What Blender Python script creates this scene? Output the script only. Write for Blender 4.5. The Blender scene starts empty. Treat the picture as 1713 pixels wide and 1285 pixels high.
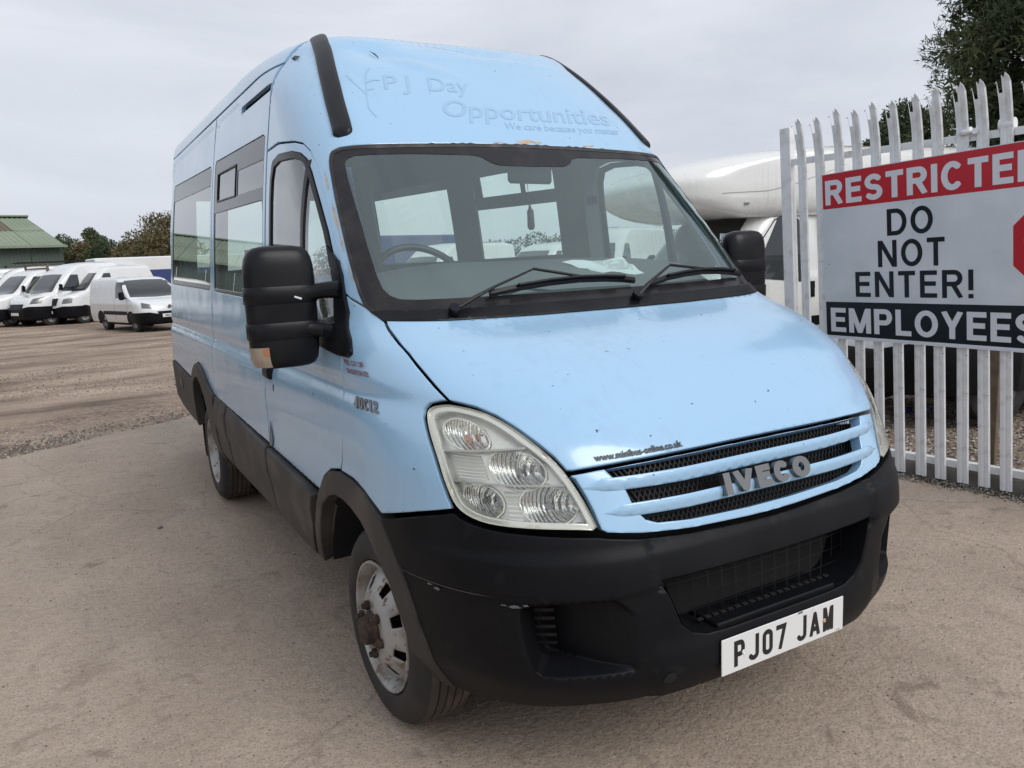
import bpy, bmesh, math, random
import numpy as np
from mathutils import Vector, Matrix
from mathutils.geometry import delaunay_2d_cdt
random.seed(7); rng = np.random.default_rng(7)
SC = bpy.context.scene; COL = SC.collection

# ---------------------------------------------------------------- camera
cam = bpy.data.cameras.new('camera'); camo = bpy.data.objects.new('camera', cam); COL.objects.link(camo)
def cam_axes(a):
    yaw, pitch, roll = a
    f = np.array([math.sin(yaw)*math.cos(pitch), math.cos(yaw)*math.cos(pitch), -math.sin(pitch)])
    r = np.array([math.cos(yaw), -math.sin(yaw), 0]); u = np.cross(r, f)
    c, s = math.cos(roll), math.sin(roll)
    return c*r + s*u, -s*r + c*u, f
CAMLOC = (-1.7704, -1.5676, 1.5783)
_r, _u, _f = cam_axes((0.50987, 0.15812, -0.04679))
camo.matrix_world = Matrix(((_r[0], _u[0], -_f[0], CAMLOC[0]), (_r[1], _u[1], -_f[1], CAMLOC[1]), (_r[2], _u[2], -_f[2], CAMLOC[2]), (0, 0, 0, 1)))
cam.sensor_width = 36; cam.lens = 36*1315.9/1713; cam.clip_start = .05; cam.clip_end = 2000
SC.camera = camo

# ---------------------------------------------------------------- sky and sun (overcast)
W = bpy.data.worlds.new('World'); SC.world = W; W.use_nodes = True
nt = W.node_tree; nt.nodes.clear()
def nd(nt, t, **k):
    n = nt.nodes.new(t)
    for a, b in k.items():
        if a in n.inputs: n.inputs[a].default_value = b
        else: setattr(n, a, b)
    return n
SUN_EL, SUN_ROT = 40, 158
out = nd(nt, 'ShaderNodeOutputWorld'); bg = nd(nt, 'ShaderNodeBackground'); bg.inputs['Strength'].default_value = 1.0
sky = nd(nt, 'ShaderNodeTexSky', sky_type='NISHITA', sun_disc=False, sun_elevation=math.radians(SUN_EL), sun_rotation=math.radians(SUN_ROT))
sm = nd(nt, 'ShaderNodeVectorMath', operation='SCALE'); sm.inputs['Scale'].default_value = .05
nt.links.new(sky.outputs[0], sm.inputs[0])
tc = nd(nt, 'ShaderNodeTexCoord'); mp = nd(nt, 'ShaderNodeMapping'); mp.inputs['Scale'].default_value = (1, 1, 3.2)
nt.links.new(tc.outputs['Generated'], mp.inputs[0])
n1 = nd(nt, 'ShaderNodeTexNoise', Scale=2.1, Detail=6.0, Roughness=.55); nt.links.new(mp.outputs[0], n1.inputs[0])
n1.inputs['Distortion'].default_value = .6
cr = nd(nt, 'ShaderNodeValToRGB'); e = cr.color_ramp
e.elements[0].position = .28; e.elements[0].color = (.50, .53, .605, 1)
e.elements[1].position = .74; e.elements[1].color = (.70, .73, .785, 1)
nt.links.new(n1.outputs[0], cr.inputs[0])
mx = nd(nt, 'ShaderNodeMix', data_type='RGBA'); mx.inputs[0].default_value = .93
nt.links.new(sm.outputs[0], mx.inputs[6]); nt.links.new(cr.outputs[0], mx.inputs[7]); nt.links.new(mx.outputs[2], bg.inputs[0]); nt.links.new(bg.outputs[0], out.inputs[0])
sl = bpy.data.lights.new('sun', 'SUN'); sl.energy = 1.5; sl.angle = math.radians(36); sl.color = (1, .975, .94)
so = bpy.data.objects.new('sun', sl); COL.objects.link(so)
_el, _rt = math.radians(SUN_EL), math.radians(SUN_ROT)
_sd = Vector((math.sin(_rt)*math.cos(_el), math.cos(_rt)*math.cos(_el), math.sin(_el)))
so.rotation_euler = _sd.to_track_quat('Z', 'Y').to_euler(); so.location = _sd*60
SC.view_settings.view_transform = 'Standard'; SC.view_settings.look = 'None'
SC.view_settings.exposure = 0.30; SC.view_settings.gamma = 1; SC.view_settings.use_curve_mapping = False

# ---------------------------------------------------------------- materials
def mat(name, base=(.5, .5, .5), rough=.5, metal=0, coat=0, spec=None, noise=None, bump=None, em=None):
    """noise=(scale, other colour, lo, hi[, detail]) mixes a second colour; bump=(scale, strength, distance)"""
    m = bpy.data.materials.new(name); m.use_nodes = True; t = m.node_tree; b = t.nodes['Principled BSDF']
    b.inputs['Base Color'].default_value = (*base, 1); b.inputs['Roughness'].default_value = rough; b.inputs['Metallic'].default_value = metal
    b.inputs['Coat Weight'].default_value = coat; b.inputs['Coat Roughness'].default_value = .05
    if spec is not None: b.inputs['Specular IOR Level'].default_value = spec
    c = nd(t, 'ShaderNodeTexCoord')
    last = None
    for q in (noise if isinstance(noise, list) else [noise] if noise else []):
        n = nd(t, 'ShaderNodeTexNoise', Scale=q[0], Detail=q[4] if len(q) > 4 else 5.0); t.links.new(c.outputs['Object'], n.inputs[0])
        r = nd(t, 'ShaderNodeMapRange'); r.inputs[1].default_value = q[2]; r.inputs[2].default_value = q[3]; t.links.new(n.outputs[0], r.inputs[0])
        x = nd(t, 'ShaderNodeMix', data_type='RGBA'); t.links.new(r.outputs[0], x.inputs[0])
        if last is None: x.inputs[6].default_value = (*base, 1)
        else: t.links.new(last, x.inputs[6])
        x.inputs[7].default_value = (*q[1], 1); last = x.outputs[2]
    if last is not None: t.links.new(last, b.inputs['Base Color'])
    if bump:
        n = nd(t, 'ShaderNodeTexNoise', Scale=bump[0], Detail=6.0); t.links.new(c.outputs['Object'], n.inputs[0])
        u = nd(t, 'ShaderNodeBump', Strength=bump[1], Distance=bump[2]); t.links.new(n.outputs[0], u.inputs['Height']); t.links.new(u.outputs[0], b.inputs['Normal'])
    if em: b.inputs['Emission Color'].default_value = (*em[0], 1); b.inputs['Emission Strength'].default_value = em[1]
    return m
def glass(name, tint=(.8, .87, .85), rough=0.0, extra=0.0, ior=1.5, haze=None, spec_col=(1, 1, 1), mult=1.2):
    m = bpy.data.materials.new(name); m.use_nodes = True; t = m.node_tree; t.nodes.clear()
    o = nd(t, 'ShaderNodeOutputMaterial'); tr = nd(t, 'ShaderNodeBsdfTransparent'); tr.inputs[0].default_value = (*tint, 1)
    g = nd(t, 'ShaderNodeBsdfGlossy'); g.inputs['Roughness'].default_value = rough; g.inputs[0].default_value = (*spec_col, 1)
    lw = nd(t, 'ShaderNodeLayerWeight'); pw = nd(t, 'ShaderNodeMath', operation='POWER'); pw.inputs[1].default_value = 4.6; t.links.new(lw.outputs['Facing'], pw.inputs[0])
    fr = nd(t, 'ShaderNodeMath', operation='MULTIPLY_ADD'); fr.inputs[1].default_value = .92; fr.inputs[2].default_value = .075; t.links.new(pw.outputs[0], fr.inputs[0])
    ad = nd(t, 'ShaderNodeMath', operation='MULTIPLY_ADD'); ad.inputs[1].default_value = mult; ad.inputs[2].default_value = extra; ad.use_clamp = True
    t.links.new(fr.outputs[0], ad.inputs[0])
    mx = nd(t, 'ShaderNodeMixShader'); t.links.new(ad.outputs[0], mx.inputs[0]); t.links.new(g.outputs[0], mx.inputs[2])
    src = tr.outputs[0]
    if haze:
        d = nd(t, 'ShaderNodeBsdfDiffuse'); d.inputs[0].default_value = (*haze[0], 1)
        m2 = nd(t, 'ShaderNodeMixShader'); m2.inputs[0].default_value = haze[1]; t.links.new(tr.outputs[0], m2.inputs[1]); t.links.new(d.outputs[0], m2.inputs[2]); src = m2.outputs[0]
    t.links.new(src, mx.inputs[1]); t.links.new(mx.outputs[0], o.inputs[0])
    return m
def paint_mat(name, base, dirt, moss=False):
    m = mat(name, base, .28, coat=.8); m.node_tree.nodes['Principled BSDF'].inputs['Coat Roughness'].default_value = .10; t = m.node_tree; b = t.nodes['Principled BSDF']; c = nd(t, 'ShaderNodeTexCoord')
    # weathering: broad tone drift, vertical run-off streaks, fine specks
    a = nd(t, 'ShaderNodeTexNoise', Scale=1.6, Detail=4.0); t.links.new(c.outputs['Object'], a.inputs[0])
    mpn = nd(t, 'ShaderNodeMapping'); mpn.inputs['Scale'].default_value = (26, 26, 1.3); t.links.new(c.outputs['Object'], mpn.inputs[0])
    s = nd(t, 'ShaderNodeTexNoise', Scale=1.0, Detail=5.0); t.links.new(mpn.outputs[0], s.inputs[0])
    mul = nd(t, 'ShaderNodeMath', operation='MULTIPLY'); t.links.new(a.outputs[0], mul.inputs[0]); t.links.new(s.outputs[0], mul.inputs[1])
    r = nd(t, 'ShaderNodeMapRange'); r.inputs[1].default_value = .26; r.inputs[2].default_value = .52; r.inputs[3].default_value = 0; r.inputs[4].default_value = .30
    t.links.new(mul.outputs[0], r.inputs[0])
    x = nd(t, 'ShaderNodeMix', data_type='RGBA'); x.inputs[6].default_value = (*base, 1); x.inputs[7].default_value = (*dirt, 1); t.links.new(r.outputs[0], x.inputs[0])
    v = nd(t, 'ShaderNodeTexNoise', Scale=46.0, Detail=2.0); t.links.new(c.outputs['Object'], v.inputs[0])
    r2 = nd(t, 'ShaderNodeMapRange'); r2.inputs[1].default_value = .745; r2.inputs[2].default_value = .775; t.links.new(v.outputs[0], r2.inputs[0])
    x2 = nd(t, 'ShaderNodeMix', data_type='RGBA'); x2.inputs[7].default_value = (.07, .08, .09, 1); t.links.new(r2.outputs[0], x2.inputs[0]); t.links.new(x.outputs[2], x2.inputs[6])
    lo = x2.outputs[2]
    if moss:
        sp = nd(t, 'ShaderNodeSeparateXYZ'); t.links.new(c.outputs['Object'], sp.inputs[0])
        n3 = nd(t, 'ShaderNodeTexNoise', Scale=24.0, Detail=7.0); t.links.new(c.outputs['Object'], n3.inputs[0])
        zr = nd(t, 'ShaderNodeMapRange'); zr.inputs[1].default_value = 2.585; zr.inputs[2].default_value = 2.66; zr.inputs[3].default_value = -.34; zr.inputs[4].default_value = .12; t.links.new(sp.outputs[2], zr.inputs[0])
        ad = nd(t, 'ShaderNodeMath', operation='ADD'); t.links.new(n3.outputs[0], ad.inputs[0]); t.links.new(zr.outputs[0], ad.inputs[1])
        r3 = nd(t, 'ShaderNodeMapRange'); r3.inputs[1].default_value = .44; r3.inputs[2].default_value = .6; r3.inputs[4].default_value = .8; t.links.new(ad.outputs[0], r3.inputs[0])
        x3 = nd(t, 'ShaderNodeMix', data_type='RGBA'); x3.inputs[7].default_value = (.20, .23, .15, 1); t.links.new(r3.outputs[0], x3.inputs[0]); t.links.new(lo, x3.inputs[6]); lo = x3.outputs[2]
    t.links.new(lo, b.inputs['Base Color'])
    rr = nd(t, 'ShaderNodeMapRange'); rr.inputs[3].default_value = .12; rr.inputs[4].default_value = .38; t.links.new(a.outputs[0], rr.inputs[0]); t.links.new(rr.outputs[0], b.inputs['Roughness'])
    # long soft waves of pressed sheet metal
    w = nd(t, 'ShaderNodeTexNoise', Scale=2.6, Detail=1.0); t.links.new(c.outputs['Object'], w.inputs[0])
    u = nd(t, 'ShaderNodeBump', Strength=.35, Distance=.012); t.links.new(w.outputs[0], u.inputs['Height']); t.links.new(u.outputs[0], b.inputs['Normal']); t.links.new(u.outputs[0], b.inputs['Coat Normal'])
    return m
M = {}
M['blue'] = paint_mat('light_blue_paint', (.340, .550, .760), (.26, .345, .43), True)
M['white'] = paint_mat('white_van_paint', (.74, .75, .75), (.45, .43, .39))
M['cream'] = paint_mat('motorhome_gelcoat', (.80, .80, .77), (.45, .43, .38))
M['plastic'] = mat('black_bumper_plastic', (.0055, .006, .008), .46, spec=.15, noise=[(3.0, (.010, .010, .0115), .45, .75), (11.0, (.020, .020, .021), .62, .8)], bump=(420, .12, .001))
M['sill'] = mat('weathered_grey_plastic', (.042, .040, .039), .55, spec=.35, noise=[(4.0, (.105, .090, .078), .45, .75)], bump=(300, .15, .001))
M['gloss'] = mat('satin_black_plastic', (.005, .0055, .0075), .34, spec=.24, noise=[(5.0, (.015, .015, .017), .4, .7)])
M['rubber'] = mat('dirty_rubber_seal', (.024, .021, .021), .55, noise=[(18.0, (.085, .070, .062), .5, .75)])
M['frit'] = mat('black_glass_border', (.018, .017, .019), .16, coat=0, spec=.28, noise=[(9.0, (.034, .031, .032), .45, .7)])
M['dark'] = mat('dark_void', (.006, .006, .006), .9)
M['tyre'] = mat('tyre_rubber', (.016, .016, .017), .62, noise=[(7.0, (.030, .028, .027), .45, .7)], bump=(160, .2, .001))
M['tread'] = mat('dusty_tyre_tread', (.050, .042, .035), .9, noise=[(14.0, (.12, .088, .064), .42, .68)], bump=(90, .5, .003))
M['steel'] = mat('rusty_silver_wheel', (.40, .395, .38), .45, metal=.3, noise=[(34.0, (.17, .09, .05), .57, .65), (9.0, (.22, .19, .165), .45, .68)], bump=(60, .15, .001))
M['rust'] = mat('rusty_hub', (.030, .022, .018), .8, noise=[(30.0, (.085, .045, .028), .45, .65)], bump=(120, .5, .002))
M['chrome'] = mat('lamp_reflector', (.88, .89, .88), .16, metal=1.0)
def flutes():
    t = M['chrome'].node_tree; c = nd(t, 'ShaderNodeTexCoord'); w = nd(t, 'ShaderNodeTexWave', Scale=26.0, Distortion=2.5, Detail=2.0); t.links.new(c.outputs['Object'], w.inputs[0]); u = nd(t, 'ShaderNodeBump', Strength=.9, Distance=.006); t.links.new(w.outputs[1], u.inputs['Height']); t.links.new(u.outputs[0], t.nodes['Principled BSDF'].inputs['Normal'])
flutes()
M['lampcream'] = mat('yellowed_lamp_surround', (.80, .80, .76), .22, metal=.6)
M['lampgrey'] = mat('lamp_grey_insert', (.42, .43, .41), .3, metal=.5)
M['amber'] = mat('amber_bulb', (.42, .22, .14), .25)
M['silver'] = mat('badge_silver', (.22, .22, .22), .30, metal=.9)
M['lens'] = glass('clear_lamp_lens', (.96, .96, .92), 0.02, 0.0, 1.5, ((.75, .75, .70), .02))
M['winds'] = glass('windscreen_glass', (.88, .98, .95), 0.0, .05, 1.52, ((.38, .52, .52), .05), (.88, 1, .98))
M['sideg'] = glass('side_glass', (.80, .90, .87), 0.0, .04, 1.52, ((.40, .46, .46), .06))
M['tint'] = glass('tinted_window_glass', (.86, .97, .93), 0.0, .02, 1.52, ((.30, .36, .35), .05), mult=1.0)
M['bgglass'] = mat('dark_vehicle_glass', (.02, .024, .026), .04, spec=.9)
M['liner'] = mat('grey_cabin_lining', (.085, .095, .10), .8)
M['dash'] = mat('grey_dashboard', (.075, .085, .088), .6, bump=(200, .2, .001))
M['plate'] = mat('number_plate_white', (.74, .75, .74), .3, noise=[(12.0, (.52, .50, .47), .6, .8)])
M['ink'] = mat('black_lettering', (.012, .012, .014), .4)
M['redink'] = mat('red_brown_lettering', (.26, .06, .05), .5)
M['ghost'] = paint_mat('faded_lettering_film', (.300, .490, .690), (.24, .32, .40), True)
M['chip'] = mat('bare_filler_patch', (.60, .44, .31), .7, noise=[(40.0, (.44, .27, .16), .45, .7)])
M['scuff'] = mat('scuffed_plastic', (.12, .12, .13), .7)
M['paper'] = mat('paper_sheet', (.74, .80, .82), .8)
M['fence'] = mat('white_painted_steel', (.80, .81, .82), .38, noise=[(14.0, (.62, .62, .60), .52, .72), (60.0, (.34, .25, .18), .69, .76), (5.0, (.68, .69, .68), .5, .7)], bump=(70, .1, .001))
M['signw'] = mat('white_sign_board', (.68, .72, .77), .35, noise=[(3.0, (.56, .61, .65), .4, .7)])
M['signr'] = mat('red_sign_print', (.48, .012, .022), .35)
M['signk'] = mat('black_sign_print', (.008, .009, .012), .3)
M['signl'] = mat('white_sign_letter', (.66, .69, .74), .35)
M['wood'] = mat('weathered_wood', (.16, .12, .08), .85, noise=[(12.0, (.09, .07, .05), .4, .7)], bump=(30, .4, .004))
M['greymetal'] = mat('dull_grey_metal', (.18, .18, .17), .6)
M['bluep'] = mat('blue_plastic_litter', (.02, .16, .42), .4)
M['navy'] = mat('navy_plastic_litter', (.02, .015, .16), .5)
M['skylight'] = mat('brown_rooflight', (.14, .11, .078), .8, noise=[(.6, (.11, .075, .05), .4, .7)])
M['greenroof'] = mat('pale_green_roof_sheet', (.25, .30, .215), .8, noise=[(.25, (.20, .245, .165), .4, .7), (3.0, (.21, .25, .18), .5, .7)])
M['greenwall'] = mat('grey_green_wall_sheet', (.105, .135, .118), .8, noise=[(.3, (.08, .105, .09), .4, .7)])
M['signblue'] = mat('blue_livery_panel', (.03, .05, .16), .4)
M['signred'] = mat('red_livery_panel', (.55, .03, .04), .4)
M['purple'] = mat('purple_trailer_side', (.10, .06, .20), .5)
M['kerb'] = mat('stained_concrete_board', (.20, .185, .165), .9, noise=[(6.0, (.10, .09, .075), .42, .68)], bump=(30, .5, .01))
M['stone'] = mat('gravel_stone', (.30, .26, .23), .9, noise=[(9.0, (.17, .145, .125), .4, .65), (5.0, (.42, .39, .36), .6, .7)])
M['moss'] = mat('moss_and_weeds', (.07, .085, .03), .9, noise=[(20.0, (.12, .09, .06), .4, .7)])
M['bark'] = mat('tree_bark', (.07, .055, .04), .95)
def leaf(name, a, b, c=None):
    m = mat(name, a, .75, noise=[(1.1, b, .38, .66), (5.0, c or a, .5, .7)]); return m
M['leafdark'] = leaf('conifer_foliage', (.030, .048, .018), (.058, .085, .028), (.018, .028, .012))
M['leafgreen'] = leaf('hedge_foliage', (.055, .075, .028), (.085, .10, .035), (.032, .045, .02))
M['leafconifer'] = leaf('cypress_foliage', (.050, .068, .024), (.085, .105, .036), (.028, .042, .016))
M['leafbrown'] = leaf('autumn_foliage', (.13, .10, .045), (.085, .085, .03), (.19, .15, .08))

# ---------------------------------------------------------------- object helpers
def tag(o, label=None, cat=None, group=None, kind=None):
    if label: o['label'] = label
    if cat: o['category'] = cat
    if group: o['group'] = group
    if kind: o['kind'] = kind
    return o
def empty(name, loc=(0, 0, 0), rz=0, **k):
    o = bpy.data.objects.new(name, None); COL.objects.link(o); o.location = loc; o.rotation_euler = (0, 0, rz); return tag(o, **k)
def mk(name, V, F, mats, parent=None, smooth=True, fm=None, normals=None, kind=None):
    me = bpy.data.meshes.new(name); me.from_pydata([tuple(map(float, v)) for v in V], [], [tuple(f) for f in F])
    for m in (mats if isinstance(mats, (list, tuple)) else [mats]): me.materials.append(M[m] if isinstance(m, str) else m)
    if fm is not None: me.polygons.foreach_set('material_index', list(fm))
    me.polygons.foreach_set('use_smooth', [bool(smooth)]*len(F))
    me.update()
    if normals is None and smooth and len(F) < 20000: me.set_sharp_from_angle(angle=math.radians(38))
    if normals is not None: me.normals_split_custom_set_from_vertices([tuple(map(float, n)) for n in normals])
    o = bpy.data.objects.new(name, me); COL.objects.link(o)
    if parent: o.parent = parent
    if kind: o['kind'] = kind
    return o
class MB:
    def __init__(s): s.V = []; s.F = []; s.m = []
    def add(s, V, F, mi=0):
        n = len(s.V); s.V += [tuple(v) for v in V]; s.F += [tuple(i+n for i in f) for f in F]; s.m += [mi]*len(F); return s
    def box(s, c, d, R=None, mi=0, taper=1.0, bev=0):
        x, y, z = [a/2 for a in d]; b = min(bev, x*.9, y*.9, z*.9)
        if b > 0:
            V = []; 
            for sx in (-1, 1):
                for sy in (-1, 1):
                    for sz in (-1, 1):
                        V += [(sx*(x-b), sy*(y-b), sz*z), (sx*(x-b), sy*y, sz*(z-b)), (sx*x, sy*(y-b), sz*(z-b))]
            bm = bmesh.new(); vs = [bm.verts.new(v) for v in V]; r = bmesh.ops.convex_hull(bm, input=vs); bm.verts.index_update()
            V = [v.co[:] for v in bm.verts]; F = [[v.index for v in f.verts] for f in bm.faces]; bm.free()
        else:
            V = [(sx*x*(taper if sz > 0 else 1), sy*y*(taper if sz > 0 else 1), sz*z) for sz in (-1, 1) for sy in (-1, 1) for sx in (-1, 1)]
            F = [(0, 2, 3, 1), (4, 5, 7, 6), (0, 1, 5, 4), (2, 6, 7, 3), (0, 4, 6, 2), (1, 3, 7, 5)]
        V = [Vector(v) for v in V]
        if R is not None: V = [R @ v for v in V]
        return s.add([v + Vector(c) for v in V], F, mi)
    def tube(s, pts, r, n=8, mi=0, caps=True, flat=1.0, up=(0, 0, 1)):
        pts = [Vector(p) for p in pts]; rr = r if isinstance(r, (list, tuple)) else [r]*len(pts); V = []; F = []
        for i, p in enumerate(pts):
            d = (pts[min(i+1, len(pts)-1)] - pts[max(i-1, 0)]).normalized(); u = Vector(up)
            a = d.cross(u)
            if a.length < 1e-3: a = d.cross(Vector((1, 0, 0)))
            a.normalize(); b = a.cross(d)
            for k in range(n):
                t = 2*math.pi*k/n; V.append(p + a*math.cos(t)*rr[i] + b*math.sin(t)*rr[i]*flat)
        for i in range(len(pts)-1):
            for k in range(n):
                F.append((i*n+k, i*n+(k+1) % n, (i+1)*n+(k+1) % n, (i+1)*n+k))
        if caps: F += [tuple(range(n))[::-1], tuple((len(pts)-1)*n+k for k in range(n))]
        return s.add(V, F, mi)
    def lathe(s, prof, n=48, mi=0, axis='X', c=(0, 0, 0), mats=None):
        """prof: (axial, radius)"""
        V = []; F = []; fm = []
        for a, r in prof:
            for k in range(n):
                t = 2*math.pi*k/n
                p = (a, r*math.cos(t), r*math.sin(t)) if axis == 'X' else (r*math.cos(t), a, r*math.sin(t)) if axis == 'Y' else (r*math.cos(t), r*math.sin(t), a)
                V.append(Vector(p) + Vector(c))
        for i in range(len(prof)-1):
            for k in range(n):
                F.append((i*n+k, i*n+(k+1) % n, (i+1)*n+(k+1) % n, (i+1)*n+k)); fm.append(mats[i] if mats else mi)
        n0 = len(s.V); s.V += [tuple(v) for v in V]; s.F += [tuple(i+n0 for i in f) for f in F]; s.m += fm; return s
    def obj(s, name, mats, parent=None, smooth=False, kind=None):
        return mk(name, s.V, s.F, mats, parent, smooth, s.m, kind=kind)
def copy_tree(o, parent=None):
    c = o.copy(); COL.objects.link(c)
    if parent: c.parent = parent
    for ch in list(o.children): copy_tree(ch, c)
    return c

# ---------------------------------------------------------------- plane geometry helpers
def inpoly(P, poly):
    P = np.asarray(P, float); poly = np.asarray(poly, float); x, y = P[:, 0], P[:, 1]; ins = np.zeros(len(P), bool); n = len(poly)
    for i in range(n):
        x1, y1 = poly[i]; x2, y2 = poly[(i+1) % n]
        if y1 == y2: continue
        c = ((y1 > y) != (y2 > y)) & (x < (x2-x1)*(y-y1)/(y2-y1) + x1); ins ^= c
    return ins
def segdist(P, poly, closed=True):
    P = np.asarray(P, float); A = np.asarray(poly, float); B = np.roll(A, -1, 0)
    if not closed: A, B = A[:-1], B[:-1]
    d = np.full(len(P), 1e9)
    for a, b in zip(A, B):
        ab = b-a; L = ab@ab + 1e-12; t = np.clip(((P-a)@ab)/L, 0, 1); q = P-(a+t[:, None]*ab); d = np.minimum(d, np.hypot(q[:, 0], q[:, 1]))
    return d
def area(p): p = np.asarray(p); q = np.roll(p, -1, 0); return .5*np.sum(p[:, 0]*q[:, 1]-q[:, 0]*p[:, 1])
def densify(p, h, closed=True):
    p = [tuple(q) for q in p]; out = []
    n = len(p) if closed else len(p)-1
    for i in range(n):
        a, b = p[i], p[(i+1) % len(p)]; k = max(1, int(math.ceil(math.hypot(b[0]-a[0], b[1]-a[1])/h)))
        out += [(a[0]+(b[0]-a[0])*t/k, a[1]+(b[1]-a[1])*t/k) for t in range(k)]
    if not closed: out.append(p[-1])
    return out
def smoothp(p, it=2, closed=True, keep=()):
    p = [tuple(q) for q in p]
    for _ in range(it):
        o = [];  n = len(p)
        for i in range(n if closed else n-1):
            a, b = p[i], p[(i+1) % n]
            o += [(.75*a[0]+.25*b[0], .75*a[1]+.25*b[1]), (.25*a[0]+.75*b[0], .25*a[1]+.75*b[1])]
        if not closed: o = [p[0]] + o + [p[-1]]
        p = o
    return p
def inset(p, g):
    p = np.asarray(p, float)
    if area(p) < 0: g = -g
    a = np.roll(p, 1, 0); b = np.roll(p, -1, 0); d1 = p-a; d2 = b-p
    d1 /= np.linalg.norm(d1, axis=1)[:, None]+1e-9; d2 /= np.linalg.norm(d2, axis=1)[:, None]+1e-9
    n1 = np.stack([-d1[:, 1], d1[:, 0]], 1); n2 = np.stack([-d2[:, 1], d2[:, 0]], 1); m = n1+n2; L = np.maximum((m*m).sum(1), .5)
    return p + m*(2*g/L)[:, None]
def cdt(outer, holes, pts):
    loops = [np.asarray(outer, float)] + [np.asarray(h, float) for h in holes]
    V = []; E = []
    for l in loops:
        n = len(V); V += [tuple(q) for q in l]; E += [(n+i, n+(i+1) % len(l)) for i in range(len(l))]
    nb = len(V); V += [tuple(q) for q in pts]
    r = delaunay_2d_cdt([Vector(v) for v in V], E, [], 0, 1e-6)
    P = np.array([v[:] for v in r[0]]); T = np.array([f for f in r[2]], int).reshape(-1, 3)
    C = P[T].mean(1); k = inpoly(C, loops[0])
    for h in loops[1:]: k &= ~inpoly(C, h)
    T = T[k]
    A = P[T]; ar = (A[:, 1, 0]-A[:, 0, 0])*(A[:, 2, 1]-A[:, 0, 1])-(A[:, 2, 0]-A[:, 0, 0])*(A[:, 1, 1]-A[:, 0, 1])
    T[ar < 0] = T[ar < 0][:, ::-1]; T = T[np.abs(ar) > 1e-10]
    used = np.unique(T); mp_ = -np.ones(len(P), int); mp_[used] = np.arange(len(used)); 
    return P[used], mp_[T]
def bedges(T):
    E = {}
    for a, b, c in T:
        for e in ((a, b), (b, c), (c, a)):
            if (e[1], e[0]) in E: E.pop((e[1], e[0]))
            else: E[e] = 1
    return list(E)

# ---------------------------------------------------------------- vehicle skins: y0 = nose, W = half width, yE = end of the nose curve, p = squareness, per height
def pchip(x, y, xq):
    h = np.diff(x); d = np.diff(y)/h; n = len(x); m = np.zeros(n)
    for i in range(1, n-1):
        if d[i-1]*d[i] > 0:
            w1 = 2*h[i]+h[i-1]; w2 = h[i]+2*h[i-1]; m[i] = (w1+w2)/(w1/d[i-1]+w2/d[i])
    m[0] = d[0]; m[-1] = d[-1]; xq = np.clip(xq, x[0], x[-1]); i = np.clip(np.searchsorted(x, xq)-1, 0, n-2); t = (xq-x[i])/h[i]
    return y[i]*(1+2*t)*(1-t)**2+h[i]*m[i]*t*(1-t)**2+y[i+1]*t*t*(3-2*t)-h[i]*m[i+1]*t*t*(1-t)
def sst(a, b, x):
    t = np.clip((x-a)/(b-a), 0, 1); return t*t*(3-2*t)
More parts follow.
